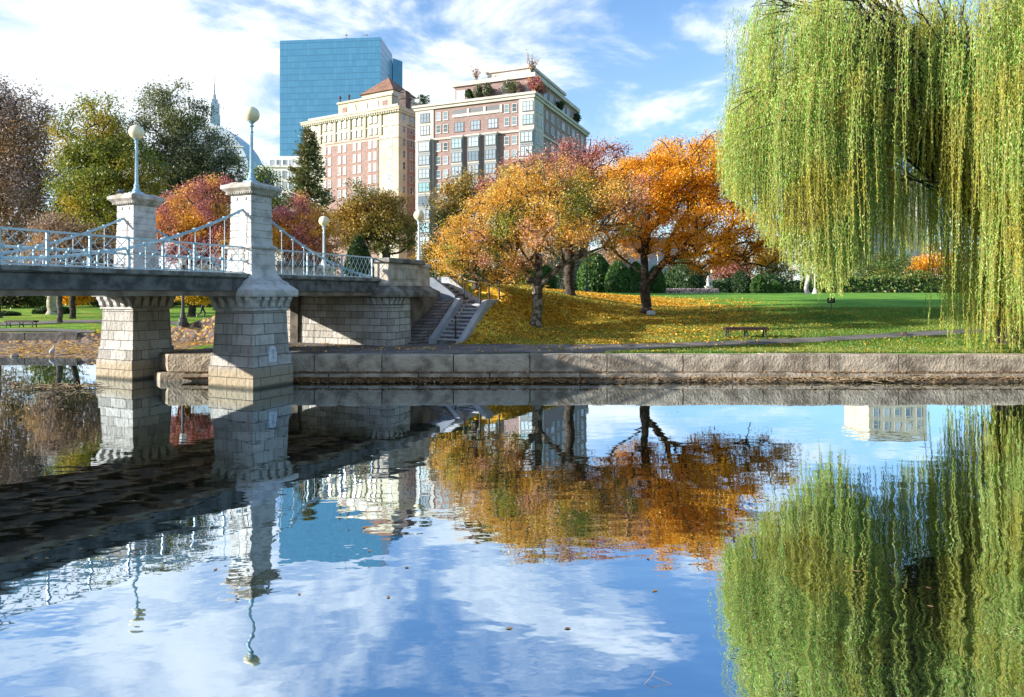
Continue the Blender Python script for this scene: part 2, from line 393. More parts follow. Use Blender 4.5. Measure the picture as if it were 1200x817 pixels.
al = N(t, 'ShaderNodeAttribute', attribute_name='litter').outputs['Fac']; ab = N(t, 'ShaderNodeAttribute', attribute_name='bare').outputs['Fac']
g1 = mrange(t, noise(t, v, 0.35, 4), 0.35, 0.65); g2 = noise(t, v, 9.0, 5, 0.7)
grass = mixc(t, g1, (0.11, 0.29, 0.032), (0.21, 0.40, 0.05))
grass = mixc(t, 0.6, grass, mixc(t, g2, (0.35, 0.4, 0.3), (1.6, 1.5, 1.4)), 'MULTIPLY')
vo = N(t, 'ShaderNodeTexVoronoi'); vo.inputs['Scale'].default_value = 8.5; t.links.new(v, vo.inputs['Vector'])
vs_ = N(t, 'ShaderNodeSeparateXYZ'); t.links.new(vo.outputs['Color'], vs_.inputs[0])
leafc = ramp(t, vs_.outputs[0], [(0, (0.20, 0.075, 0.012)), (0.22, (0.66, 0.30, 0.02)), (0.5, (0.86, 0.54, 0.05)), (0.82, (0.90, 0.68, 0.12)), (1, (0.40, 0.19, 0.03))])
lm = math_node(t, 'ADD', math_node(t, 'ADD', al, math_node(t, 'MULTIPLY', noise(t, v, 0.7, 5, 0.65), 0.9)), math_node(t, 'MULTIPLY', vs_.outputs[1], 0.35))
lmask = mrange(t, lm, 1.08, 1.18, smooth=False)
col = mixc(t, lmask, grass, leafc)
dirt = mixc(t, mrange(t, noise(t, v, 3, 6), 0.4, 0.6), (0.10, 0.075, 0.06), (0.26, 0.20, 0.17))
dm = mrange(t, math_node(t, 'ADD', vs_.outputs[1], math_node(t, 'MULTIPLY', noise(t, v, 1.2, 3), 0.6)), 0.95, 1.05)
dirt = mixc(t, dm, dirt, mixc(t, 0.5, leafc, (0.30, 0.17, 0.13)))
col = mixc(t, ab, col, dirt)
p = N(t, 'ShaderNodeBsdfPrincipled'); t.links.new(col, p.inputs['Base Color']); p.inputs['Roughness'].default_value = 0.95; p.inputs['Specular IOR Level'].default_value = 0.1
t.links.new(bump(t, math_node(t, 'ADD', g2, vs_.outputs[2]), 0.8, 0.05), p.inputs['Normal']); t.links.new(p.outputs[0], out.inputs[0])
me = np_mesh('ground', V, F, m, True)
for nm, arr in (('litter', lit), ('bare', bare)):
    at = me.attributes.new(nm, 'FLOAT', 'POINT'); at.data.foreach_set('value', arr.astype(np.float32))
tag(obj('ground', me), kind='structure')

m, t, out = base_mat('lagoon_water'); v = N(t, 'ShaderNodeTexCoord').outputs['Object']
mp = N(t, 'ShaderNodeMapping'); t.links.new(v, mp.inputs['Vector']); mp.inputs['Scale'].default_value = (0.8, 1.25, 1.0); mp.inputs['Rotation'].default_value = (0, 0, rad(-12))
na = noise(t, mp.outputs[0], 1.1, 2, 0.45); nb = noise(t, mp.outputs[0], 3.6, 2, 0.5)
mp2 = N(t, 'ShaderNodeMapping'); t.links.new(v, mp2.inputs['Vector']); mp2.inputs['Scale'].default_value = (1.0, 1.1, 1.0)
nc = noise(t, mp2.outputs[0], 0.7, 1, 0.4)
patch = mrange(t, noise(t, v, 0.16, 2), 0.40, 0.62)
wy = N(t, 'ShaderNodeSeparateXYZ'); t.links.new(v, wy.inputs[0])
calm = mrange(t, wy.outputs[1], 7.0, 20.0, 1.0, 0.14)
h = math_node(t, 'ADD', math_node(t, 'MULTIPLY', na, 1.0), math_node(t, 'ADD', math_node(t, 'MULTIPLY', nb, math_node(t, 'ADD', math_node(t, 'MULTIPLY', patch, 0.20), 0.10)), math_node(t, 'MULTIPLY', nc, 0.5)))
bn = bump(t, math_node(t, 'MULTIPLY', h, calm), 1.0, 0.0072)
gl = N(t, 'ShaderNodeBsdfGlossy'); gl.inputs['Roughness'].default_value = 0.012; gl.inputs[0].default_value = (0.80, 0.91, 1.0, 1); t.links.new(bn, gl.inputs['Normal'])
df = N(t, 'ShaderNodeBsdfDiffuse'); df.inputs[0].default_value = (0.014, 0.018, 0.010, 1)
fr = N(t, 'ShaderNodeFresnel'); fr.inputs[0].default_value = 2.2; t.links.new(bn, fr.inputs['Normal'])
mx = N(t, 'ShaderNodeMixShader'); t.links.new(math_node(t, 'ADD', math_node(t, 'MULTIPLY', fr.outputs[0], 0.30), 0.70, True), mx.inputs[0])
t.links.new(df.outputs[0], mx.inputs[1]); t.links.new(gl.outputs[0], mx.inputs[2]); t.links.new(mx.outputs[0], out.inputs[0])
wv = np.array([(-120, -60, 0), (120, -60, 0), (120, 39, 0), (-120, 39, 0)], float)
tag(obj('water', np_mesh('water', wv, np.array([[0, 1, 2, 3]]), m)), kind='structure')

def drape(name, left, right, mat, dz=0.03, nacross=8, step=0.35):
    """strip of surfacing laid on the ground between two edge polylines (world X, Y)"""
    def res(pl, k):
        pl = np.array(pl, float); d = np.r_[0, np.cumsum(np.hypot(*np.diff(pl, axis=0).T))]
        s = np.linspace(0, d[-1], k); return np.stack([np.interp(s, d, pl[:, 0]), np.interp(s, d, pl[:, 1])], 1)
    ln = np.hypot(*np.diff(np.array(left), axis=0).T).sum(); k = max(6, int(ln/step))
    A = res(left, k); B = res(right, k); ts = np.linspace(0, 1, nacross)
    P = A[:, None]*(1-ts)[None, :, None] + B[:, None]*ts[None, :, None]
    Z = HEIGHT(P[..., 0], P[..., 1]) + dz
    Vv = np.concatenate([P, Z[..., None]], 2).reshape(-1, 3)
    q = (np.arange(k-1)[:, None]*nacross + np.arange(nacross-1)[None]).ravel()
    Ff = np.stack([q, q+nacross, q+nacross+1, q+1], 1)
    return tag(obj(name, np_mesh(name, Vv, Ff, mat, True)), kind='structure')
# the lagoon path: paved apron under the bridge, then a band that climbs away to the right
up = [(-12.1, 31.0), (-8.3, 30.2), (-5.3, 29.3), (-2.4, 29.2)] + [G(*q)[:2] for q in ((548, 404.5), (620, 405), (700, 404.5), (780, 403), (850, 400.5), (960, 396), (1090, 388.5), (1190, 384))]
lo = [(-12.1, 24.7), (-8.3, 24.7), (-5.3, 24.7), (-2.4, 24.7), (-1.5, 24.7), (0.6, 24.75)] + [(G(700, 410)[0], 24.9)] + [G(*q)[:2] for q in ((780, 408.5), (850, 406), (960, 401.5), (1090, 394), (1190, 388))]
drape('path', up, lo, ASPHALT, nacross=20)
drape('path', [G(-40, 386)[:2], G(60, 386)[:2], G(110, 388)[:2]], [G(-40, 389)[:2], G(60, 389)[:2], G(110, 394)[:2]], ASPHALT, 0.05)
drape('path', [G(-40, 380)[:2], G(80, 376)[:2], G(190, 374)[:2], G(260, 371.5)[:2]], [G(-40, 383.5)[:2], G(80, 379)[:2], G(190, 379)[:2], G(260, 374.5)[:2]], ASPHALT, 0.05)

# ------------------------------------------------------------------ lagoon walls
def block_wall(name, label, path, z0, z1, depth, mat, blen, jit=0.012, rng=random.Random(3), face_in=True, extra=None):
    root = thing(name, label, 'wall')
    mb = MB()
    for (ax, ay), (bx, by) in zip(path[:-1], path[1:]):
        L = math.hypot(bx-ax, by-ay); dx, dy = (bx-ax)/L, (by-ay)/L; px, py = -dy, dx
        s = 0.0
        while s < L - 0.05:
            l = min(blen*rng.uniform(0.85, 1.12), L - s)
            if L - s - l < 0.5: l = L - s
            e0, e1 = s + 0.018, s + l - 0.018; f = rng.uniform(-jit, jit); top = z1 + rng.uniform(-jit, jit)
            nseg = max(2, int(l/0.22)); vs = []
            rows = [(z0, 0.02), (z0 + (z1-z0)*0.35, -0.012), (z0 + (z1-z0)*0.72, -0.01), (top-0.05, 0.0), (top, 0.03)]
            for z, o in rows:
                for k in range(nseg+1):
                    q = e0 + (e1-e0)*k/nseg
                    oo = f + o + (rng.uniform(-0.012, 0.012) if 0 < k < nseg and z not in (z0,) and z < top-0.06 else 0)
                    vs.append((ax+dx*q+px*oo, ay+dy*q+py*oo, z + (rng.uniform(-0.012, 0.012) if z >= top-0.06 else 0)))
            nb = len(vs); R = len(rows); m_ = nseg+1
            for z in (top, z0):
                for k in range(m_): q = e0 + (e1-e0)*k/nseg; vs.append((ax+dx*q+px*depth, ay+dy*q+py*depth, z))
            fs = [(r*m_+k, r*m_+k+1, (r+1)*m_+k+1, (r+1)*m_+k) for r in range(R-1) for k in range(nseg)]
            t0 = (R-1)*m_
            fs += [(t0+k, t0+k+1, nb+k+1, nb+k) for k in range(nseg)] + [(nb+k, nb+k+1, nb+m_+k+1, nb+m_+k) for k in range(nseg)]
            fs += [tuple([r*m_ for r in range(R)] + [nb, nb+m_])] + [tuple([r*m_+nseg for r in range(R)] + [nb+nseg, nb+m_+nseg])]
            mb.add(vs, fs); s += l
    mb.build('stone_course', mat, root); return root
wall_path = [(-14.2, 26.55), (-12.15, 24.12), (32, 24.12)]
wl = block_wall('lagoon_wall', 'long low wall of big rough granite blocks along the lagoon edge below the lawn', wall_path, 0.30, 0.895, 0.62, WALLSTONE, 2.55)
def ledge_part(path, z0, z1, depth, blen, parent, name):
    tmp = block_wall('tmp', None, path, z0, z1, depth, LEDGE, blen, 0.03, random.Random(8)); ch = tmp.children[0]; ch.parent = parent; ch.name = name
    bpy.data.objects.remove(tmp)
ledge_part([(-14.45, 26.45), (-12.3, 23.84), (32, 23.84)], -0.6, 0.27, 0.9, 2.9, wl, 'footing_ledge')
block_wall('shore_wall', 'low dark stone kerb wall behind the leaf strewn beach at far left', [(-60, 38.0), (-30, 38.0), (-24.2, 38.0)], 0.10, 0.92, 0.5, surf('dark_wall_stone', (0.06, 0.055, 0.05), (0.15, 0.135, 0.12), 0.9, 1.2, 6, 9, 0.8, 0.05), 2.6)

# strip of mud and debris between the ledge and the water
rngM = np.random.default_rng(12); xs_m = np.arange(-9.0, 32.0, 0.12)
wdt = 0.30 + 0.16*np.sin(xs_m*0.9) + 0.10*np.sin(xs_m*2.3+1) + rngM.normal(size=len(xs_m))*0.035
vm = []
for k_, x_ in enumerate(xs_m):
    for q, (o_, z_) in enumerate(((0.02, 0.10), (-0.3*wdt[k_], 0.08), (-0.7*wdt[k_], 0.04), (-wdt[k_], -0.05))): vm.append((x_, 23.86 + o_, z_ + (rngM.random()-.5)*.04))
q_ = (np.arange(len(xs_m)-1)[:, None]*4 + np.arange(3)[None]).ravel()
MUD = surf('shore_mud', (0.06, 0.045, 0.03), (0.22, 0.16, 0.10), 0.85, 3, 6, 24, 0.8, 0.04)
tag(obj('mud', np_mesh('mud', np.array(vm), np.stack([q_, q_+1, q_+5, q_+4], 1), MUD)), kind='structure')
# ------------------------------------------------------------------ footbridge
BR = thing('footbridge', 'small suspension footbridge with pale granite piers and blue iron railings over the lagoon', 'bridge', (BO[0], BO[1], 0), BRZ)
T_A, T_0 = 7.05, -24.0      # abutment face, end of the deck beyond the frame
DW = 6.75
# deck: coping lip over dark fascia, beams beneath
mb = MB()
segs = [(T_0, 0.12), (1.18, T_A + 0.02)]
prof = [(0.0, 3.66), (0.0, 3.55), (0.06, 3.52), (0.06, 3.14), (0.14, 3.14), (DW-0.14, 3.14), (DW-0.06, 3.14), (DW-0.06, 3.52), (DW, 3.55), (DW, 3.66)]
mb.prism([(y, z) for y, z in prof], 'x', T_0, T_A + 0.25)
deck = mb.build('deck', FASCIA, BR)
for y0, y1 in ((-0.03, 0.42), (DW-0.42, DW+0.03)):
    t0 = T_0; mb = MB()
    while t0 < T_A + 0.1:
        t1 = min(t0 + 2.4, T_A + 0.1); mb.box(t0+0.004, t1-0.004, y0, y1, 3.57, 3.70); t0 = t1
    mb.build('deck_coping', COPING, deck, bevel=0.015)
MB().box(T_0, T_A+0.1, 0.425, DW-0.425, 3.62, 3.67).build('walkway', ASPHALT, deck)
for y in (0.12, 1.7, 3.3, 4.9, DW-0.32): MB().box(T_0, T_A+0.1, y, y+0.2, 2.98, 3.137).build('floor_beam', BEAM, deck)
for k in range(20): MB().box(T_0+0.6+k*1.6, T_0+0.75+k*1.6, 0.33, DW-0.33, 3.03, 3.135).build('cross_beam', BEAM, deck)

def pier(tc, yc, near):
    sg = -1 if near else 1
    p = MB().loft(tc, yc, [(-1.3, .90, 1.01), (0.02, .885, 1.0), (0.70, .88, .995), (0.74, .84, .955), (0.80, .84, .955), (1.10, .835, .95), (1.13, .79, .90), (2.50, .735, .845), (2.52, .735, .845)]).build('pier', GRANITE, BR, bevel=0.02)
    # corbel table: little brackets with arches carrying the slab
    mb = MB(); mb.loft(tc, yc, [(2.50, .80, .91), (2.56, .80, .91), (2.57, .74, .85), (2.94, .74, .85)])
    nb_ = 5
    bracket = [(0, 2.58), (0.05, 2.58), (0.10, 2.64), (0.12, 2.74), (0.20, 2.86), (0.21, 2.95), (0, 2.95)]
    for k in range(nb_):
        for sx in (-1, 1):
            a = tc - .78 + k*(1.56-.2)/(nb_-1)
            mb.prism([(yc + sx*(.85 + q), z) for q, z in bracket], 'x', a, a + .2)
        for sy in (-1, 1):
            a = yc - .89 + k*(1.78-.2)/(nb_-1)
            mb.prism([(tc + sy*(.74 + q), z) for q, z in bracket], 'y', a, a + .2)
    mb.build('corbel_band', DRESSED, p, bevel=0.01)
    mb = MB().loft(tc, yc, [(2.95, .98, 1.10), (3.02, 1.0, 1.12), (3.17, 1.0, 1.12), (3.20, .97, 1.09), (3.36, .80, .90), (3.40, .80, .90), (3.52, .66, .74), (3.68, .57, .63), (3.85, .525, .57), (3.86, .525, .57)])
    mb.build('flared_base', DRESSED, p, bevel=0.012)
    mb = MB().loft(tc, yc, [(3.86, .525, .555), (4.50, .51, .54), (4.53, .56, .59), (4.58, .58, .61), (4.63, .56, .59), (4.66, .50, .52)])
    for sx in (-1, 1):      # raised border of the sunk panel
        for a, b, c, d in ((-.40, -.33, 3.98, 4.40), (.33, .40, 3.98, 4.40), (-.33, .33, 3.98, 4.04), (-.33, .33, 4.34, 4.40)):
            mb.box(tc+a, tc+b, yc+sx*.54-.02, yc+sx*.54+.02, c, d); mb.box(tc+sx*.515-.02, tc+sx*.515+.02, yc+a, yc+b, c, d)
    mb.build('panelled_dado', DRESSED, p, bevel=0.008)
    pr = [(4.66, .475, .485)]; z = 4.66
    for k in range(6):
        z2 = z + 0.235; pr += [(z2-.03, .470-.004*k, .48-.004*k), (z2-.028, .445-.004*k, .455-.004*k), (z2, .445-.004*k, .455-.004*k), (z2+.002, .468-.004*k, .478-.004*k)]; z = z2
    pr += [(6.28, .445, .455)]
    mb = MB().loft(tc, yc, pr)
    for a in (-.20, .20):
        for s_ in (-1, 1):
            vs = []
            for ax in (0, 1):
                n_ = 12; ring = [(math.cos(2*math.pi*i/n_)*.06, math.sin(2*math.pi*i/n_)*.06) for i in range(n_)]
                pts = [(a+q, 6.17+r_) for q, r_ in ring]
                if ax == 0: mb.prism([(yc+q, z_) for q, z_ in pts], 'x', tc+s_*.44, tc+s_*.475)
                else: mb.prism([(tc+q, z_) for q, z_ in pts], 'y', yc+s_*.45, yc+s_*.485)
    mb.build('shaft', DRESSED, p, bevel=0.006)
    mb = MB().loft(tc, yc, [(6.28, .46, .47), (6.30, .50, .51), (6.36, .51, .52), (6.37, .55, .56), (6.40, .57, .58), (6.48, .66, .67), (6.50, .68, .69), (6.60, .68, .69), (6.62, .65, .66), (6.70, .45, .46), (6.72, .45, .46)])
    for k in range(11):      # dentils
        a = -.52 + k*.1
        for s_ in (-1, 1): mb.box(tc+a-.025, tc+a+.025, yc+s_*.55-.04, yc+s_*.55+.04, 6.31, 6.362); mb.box(tc+s_*.54-.04, tc+s_*.54+.04, yc+a-.025, yc+a+.025, 6.31, 6.362)
    mb.build('pier_cap', surf('weathered_cap', (0.30, 0.27, 0.22), (0.60, 0.57, 0.52), 0.85, 3, 6, 24, 0.4, 0.015) if 'weathered_cap' not in MATS else MATS['weathered_cap'], p, bevel=0.006)
    if near:
        # shield-shaped tablet on the water side
        sh = [(tc-.02+q, z_) for q, z_ in ((-.17, .80), (.17, .80), (.17, 1.12), (.12, 1.16), (.12, 1.28), (.0, 1.34), (-.12, 1.28), (-.12, 1.16), (-.17, 1.12))]
        mb = MB().prism(sh, 'y', yc-.985, yc-.86)
        o = mb.build('tablet', plain('tablet_stone', (0.62, 0.68, 0.74), 0.6), p, bevel=0.006)
        mb = MB(); ring = [(tc-.02+.06*math.cos(2*math.pi*i/14), 1.17+.075*math.sin(2*math.pi*i/14)) for i in range(14)]
        mb.prism(ring, 'y', yc-.997, yc-.98); mb.box(tc-.035, tc-.005, yc-.996, yc-.98, .95, 1.11); mb.box(tc-.09, tc+.05, yc-.995, yc-.98, .93, .96)
        mb.build('emblem', plain('tablet_carving', (0.40, 0.45, 0.50), 0.7), o)
    return p
PT = 0.65; PYN, PYF = 0.50, 6.25
for tc in (PT, PT - 16.2):
    pier(tc, PYN, True); pier(tc, PYF, False)

# abutment: ashlar mass under the deck end, corbelled pilaster, slab course and panelled parapet
def abutment():
    a = MB().loft(7.9, 3.35, [(-0.2, .86, 3.78), (2.55, .82, 3.74), (3.05, .82, 3.74)]).build('abutment', ABUT, BR)
    mb = MB()                # wing wall set back towards the steps
    mb.box(8.7, 12.0, 0.18, 6.4, 0.2, 3.02)
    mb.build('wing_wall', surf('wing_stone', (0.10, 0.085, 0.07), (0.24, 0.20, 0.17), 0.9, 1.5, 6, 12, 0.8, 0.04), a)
    mb = MB().loft(7.55, -.02, [(-.2, .56, .50), (.95, .56, .50), (2.48, .52, .46), (2.5, .58, .52), (2.56, .58, .52), (2.57, .51, .45), (2.9, .51, .45)])
    br = [(0, 2.58), (0.05, 2.58), (0.10, 2.64), (0.12, 2.74), (0.19, 2.86), (0.20, 2.92), (0, 2.92)]
    for k in range(4):
        y = -.46 + k*.29; mb.prism([(7.04-q, z) for q, z in br], 'y', y, y+.15)
        x = 7.08 + k*.29; mb.prism([(-.47-q, z) for q, z in br], 'x', x, x+.15)
    mb.build('corbelled_pilaster', ABUT, a, bevel=0.012)
    mb = MB().loft(7.55, 4.55, [(-.2, .62, .22), (2.3, .60, .22), (2.98, .66, .34)])
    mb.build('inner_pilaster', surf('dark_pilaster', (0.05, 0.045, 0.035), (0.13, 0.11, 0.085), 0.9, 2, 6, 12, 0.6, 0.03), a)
    mb = MB().loft(8.6, -.02, [(2.92, 1.86, .78), (3.02, 1.9, .82), (3.16, 1.9, .82), (3.22, 1.82, .74), (3.34, 1.62, .54), (3.40, 1.60, .52)])
    MB().loft(8.6, DW+.02, [(2.92, 1.86, .78), (3.16, 1.9, .82), (3.22, 1.82, .74), (3.40, 1.60, .52)]).build('slab_course', COPING, a, bevel=0.012)
    mb.build('slab_course', COPING, a, bevel=0.012)
    for y in (-.05, 6.05):
        mb = MB().loft(8.35, y, [(3.40, 1.30, .40), (3.52, 1.30, .40), (3.56, 1.24, .36), (4.30, 1.24, .36), (4.33, 1.28, .40)])
        s_ = -1 if y < 1 else 1
        for x0 in (7.32, 8.38):   # two sunk panels on the water side, framed by raised borders
            for aa, b, c, d in ((0, .10, 3.68, 4.2), (.82, .92, 3.68, 4.2), (.10, .82, 3.68, 3.76), (.10, .82, 4.12, 4.2)):
                mb.box(x0+aa, x0+b, y+s_*.36-.03, y+s_*.36+.03, c, d)
        p = mb.build('parapet', surf('parapet_stone', (0.36, 0.31, 0.25), (0.58, 0.53, 0.46), 0.85, 2, 6, 20, 0.4, 0.02) if 'parapet_stone' not in MATS else MATS['parapet_stone'], a, bevel=0.01)
        MB().loft(8.35, y, [(4.33, 1.30, .42), (4.37, 1.38, .50), (4.50, 1.38, .50), (4.56, 1.30, .42)]).build('parapet_coping', COPING, p, bevel=0.012)
        MB().loft(9.95, min(y, 5.45), [(3.40, .36, .36), (4.22, .34, .34), (4.25, .42, .42), (4.36, .42, .42), (4.42, .3, .3)]).build('lamp_pedestal', MATS['parapet_stone'], a, bevel=0.012)
abutment()

# railings with lattice, posts, rosettes; hangers and cables
RAIL_T, RAIL_B = 4.56, 3.74
def railing(y, t0, t1, pitch, post_pitch, small=False):
    rail = MB().box(t0, t1, y-.025, y+.025, RAIL_T-.025, RAIL_T+.025).box(t0, t1, y-.02, y+.02, RAIL_B-.02, RAIL_B+.02)
    if not small: rail.box(t0, t1, y-.014, y+.014, 4.10, 4.13)
    r = rail.build('railing', PALEBLUE, BR)
    mb = MB(); n = int((t1-t0)/pitch) + 3; h = RAIL_T-RAIL_B; run = pitch*2
    for k in range(-2, n):
        for s_ in (1, -1):
            a = t0 + k*pitch; pa = [a, RAIL_B]; pb = [a+run, RAIL_T]
            if s_ < 0: pa, pb = [a, RAIL_T], [a+run, RAIL_B]
            lo_, hi_ = max(a, t0), min(a+run, t1)
            if hi_-lo_ < 0.05: continue
            f = lambda q: pa[1] + (pb[1]-pa[1])*(q-a)/run
            mb.tube([(lo_, y + s_*.008, f(lo_)), (hi_, y + s_*.008, f(hi_))], .011, 4)
    if not small:
        mb.cur = 1
        for k in range(n):
            for q in (t0 + k*pitch,):
                if t0 < q < t1:
                    vs = [(q+.045*math.cos(i*math.pi/4), 4.15+.045*math.sin(i*math.pi/4)) for i in range(8)]
                    mb.prism(vs, 'y', y-.025, y+.025)
    mb.build('lattice', [PALEBLUE, BLUE], r)
    q = t0
    while q <= t1 + .01:
        MB().box(q-.027, q+.027, y-.027, y+.027, 3.70, RAIL_T+.02).build('post', BLUE, r); q += post_pitch
railing(0.30, -11.3, 0.12, .39, 1.06); railing(DW-.30, -11.3, 0.12, .39, 1.06)
railing(0.30, 1.18, 6.95, .26, 1.92, True); railing(DW-.30, 1.18, 6.95, .26, 1.92, True)
def cable(y, ta, za, tb, zb, tl, zl, hang=True):
    """parabola from (ta,za) with lowest point (tl,zl) to tb"""
    pts = []; n = 40
    for i in range(n+1):
        q = ta + (tb-ta)*i/n
        k = (za-zl)/((ta-tl)**2); pts.append((q, y, zl + k*(q-tl)**2))
    cb_ = MB().tube(pts, .042, 7); hz_ = []; q = min(ta, tb) + .27
    while q < max(ta, tb) - .1:
        z = zl + (za-zl)/((ta-tl)**2)*(q-tl)**2
        if z > 3.85: hz_.append((q, z))
        cb_.lathe(q, y, [(z-.06, .02), (z-.055, .06), (z+.055, .06), (z+.06, .02)], 8); q += .55
    c = cb_.build('cable', BLUE, BR)
    for q, z in hz_: MB().tube([(q, y, 3.70), (q, y, z)], .014, 5).build('hanger', PALEBLUE, c)
for y in (0.42, DW-.42):
    cable(y, .20, 5.80, -15.1, 5.80, -7.45, 3.86)
    cable(y, 1.12, 5.72, 7.0, 3.78, 8.2, 3.72)
# steps up from the path, cheek walls, upper flight turning onto the bridge
ST = thing('stone_staircase', 'granite staircase climbing from the lagoon path up beside the bridge abutment', 'stairs', (BO[0], BO[1], 0), BRZ)
Y0s, Y1s = -2.02, -0.98
RISER = surf('shaded_riser', (0.11, 0.105, 0.11), (0.24, 0.23, 0.23), 0.9, 2.5, 6, 12, 0.5, 0.03)  # riser colour darkened to stand in for the shadow beneath each tread
def stepped(x0, x1, y0, y1, z0, z1, ax):
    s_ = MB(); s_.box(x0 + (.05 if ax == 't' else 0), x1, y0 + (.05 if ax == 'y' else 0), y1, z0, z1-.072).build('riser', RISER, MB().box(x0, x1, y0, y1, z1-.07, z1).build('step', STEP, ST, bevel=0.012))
for k in range(10):
    t0 = 9.95 + k*.25
    stepped(t0, t0+.44, Y0s, Y1s, .60 + k*.168, .885 + .168*(k+1), 't')
MB().box(12.46, 13.95, Y0s+.004, Y1s, 1.9, 2.60).build('landing', STEP, ST, bevel=0.01)
for k in range(6):
    y0 = Y1s + .005 + k*.30
    stepped(12.34, 13.55, y0, y0+.5, 2.2, 2.60 + .168*(k+1), 'y')
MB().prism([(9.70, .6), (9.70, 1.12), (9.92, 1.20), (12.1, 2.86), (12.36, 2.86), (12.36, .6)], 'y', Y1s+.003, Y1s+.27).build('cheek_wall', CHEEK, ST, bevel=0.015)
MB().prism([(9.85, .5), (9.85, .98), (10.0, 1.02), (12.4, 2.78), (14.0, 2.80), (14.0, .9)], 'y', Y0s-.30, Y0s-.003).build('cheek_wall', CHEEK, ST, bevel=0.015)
MB().prism([(Y1s+.275, .9), (Y1s+.275, 2.98), (-.45, 3.18), (.55, 3.86), (1.0, 3.86), (1.0, .9)], 'x', 12.06, 12.33).build('cheek_wall', surf('blue_grey_shaded_cheek', (0.13, 0.155, 0.20), (0.21, 0.24, 0.29), 0.8, 1.2, 6, 20, 0.3, 0.015), ST, bevel=0.012)  # slate-blue stone, darkened so the panel's shade sits in its colour
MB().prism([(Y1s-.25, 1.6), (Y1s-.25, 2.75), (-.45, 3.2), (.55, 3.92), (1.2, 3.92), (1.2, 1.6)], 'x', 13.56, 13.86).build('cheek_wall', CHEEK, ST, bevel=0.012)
# cobbled bank between wing wall and steps
cv = []; nq = 14
for i in range(nq+1):
    t_ = 8.1 + (12.06-8.1)*i/nq; z_ = .90 + max(0, i/nq-.12)*2.2
    cv += [(t_, .20, z_), (t_, Y1s+.27, z_-.02)]
cm = MB(); cm.add(cv + [(x, y, .3) for x, y, z in cv], [(2*i, 2*i+2, 2*i+3, 2*i+1) for i in range(nq)] + [(2*i+1, 2*i+3, 2*i+3+2*nq+2, 2*i+1+2*nq+2) for i in range(nq)])
o = cm.build('cobbled_bank', COBBLE, None); o.location = (BO[0], BO[1], 0); o.rotation_euler = (0, 0, BRZ); tag(o, kind='structure')
# handrails
HR = thing('pipe_handrail', 'dark iron pipe handrail running down the right side of the stone staircase', 'handrail', (BO[0], BO[1], 0), BRZ)
yr = Y0s + .12
for t_, z0, z1 in ((10.05, .9, 2.0), (12.35, 2.5, 3.68)):
    MB().tube([(t_, yr, z0), (t_, yr, z1)], .04, 8).lathe(t_, yr, [(z1, .05), (z1+.05, .055), (z1+.1, .02)], 8).lathe(t_, yr, [(z0, .07), (z0+.08, .06), (z0+.1, .04)], 8).build('post', BLACKIRON, HR)
MB().tube([(9.72, yr, 1.74), (9.85, yr, 1.80), (10.05, yr, 1.94), (12.35, yr, 3.58), (12.6, yr, 3.62)], .03, 8).build('rail', surf('worn_steel', (0.25, 0.22, 0.20), (0.42, 0.38, 0.34), 0.4, 5, 4, 30, .1, .003, .6), HR)
HG = thing('landing_railing', 'short black guard rail with thick posts beside the upper landing of the steps', 'railing', (BO[0], BO[1], 0), BRZ)
for t_ in (12.75, 13.85):
    MB().tube([(t_, Y0s-.15, 2.2 if t_ < 13 else 2.6), (t_, Y0s-.15, 3.72)], .045, 8).lathe(t_, Y0s-.15, [(3.72, .06), (3.78, .06), (3.84, .02)], 8).build('post', BLACKIRON, HG)
MB().tube([(12.75, Y0s-.15, 3.58), (13.85, Y0s-.15, 3.58)], .025, 6).tube([(12.75, Y0s-.15, 3.1), (13.85, Y0s-.15, 3.1)], .02, 6).build('rail', BLACKIRON, HG)
HU = thing('upper_handrail', 'thin worn handrail sloping down along the upper flight of steps towards the bridge', 'handrail', (BO[0], BO[1], 0), BRZ)
MB().tube([(12.6, 1.0, 4.72), (12.6, .6, 4.72), (12.6, -1.1, 3.70), (12.55, -1.6, 3.62)], .028, 8).build('rail', MATS['worn_steel'], HU)
for y, z in ((.7, 4.72), (-.9, 3.8)): MB().tube([(12.6, y, 2.7), (12.6, y, z)], .03, 8).build('post', BLACKIRON, HU)
# ------------------------------------------------------------------ trees
def skeleton(rng, trunk, targets, seg=0.45, wob=0.10, low_pen=0.6, top=None, limbs=()):
    P = [np.array(p, float) for p in trunk]; par = [-1] + list(range(len(trunk)-1))
    fork = len(trunk)-1
    for lb in limbs:
        prev = lb[0]
        for p in lb[1]: P.append(np.array(p, float)); par.append(prev); prev = len(P)-1
    cap = len(P) + 40*len(targets)
    A = np.zeros((cap, 3)); n = len(P); A[:n] = P
    blocked = np.zeros(cap, bool); blocked[:max(0, len(trunk)-2)] = True
    T = np.array(targets); org = A[fork]
    order = np.argsort(np.linalg.norm(T-org, axis=1) + rng.random(len(T))*0.6)
    depth = np.zeros(cap); tips = []
    for i in range(1, n): depth[i] = depth[par[i]] + np.linalg.norm(A[i]-A[par[i]])
    for k in order:
        q = T[k]; D = np.linalg.norm(A[:n]-q, axis=1)
        cost = D*1.0 + 0.22*depth[:n] + np.where(blocked[:n], 1e6, 0) + low_pen*np.maximum(0, A[:n, 2]-q[2]-0.3)
        j = int(np.argmin(cost)); d = D[j]; m_ = max(1, int(math.ceil(d/seg)))
        a = A[j].copy(); off = rng.normal(size=3)*wob*d; off[2] += 0.10*d
        prev = j
        for s in range(1, m_+1):
            f = s/m_; p = a*(1-f) + q*f + off*math.sin(math.pi*f)*0.8
            A[n] = p; par.append(prev); depth[n] = depth[prev] + np.linalg.norm(p-A[prev]); prev = n; n += 1
        tips.append(prev)
    return A[:n], np.array(par), np.array(tips)
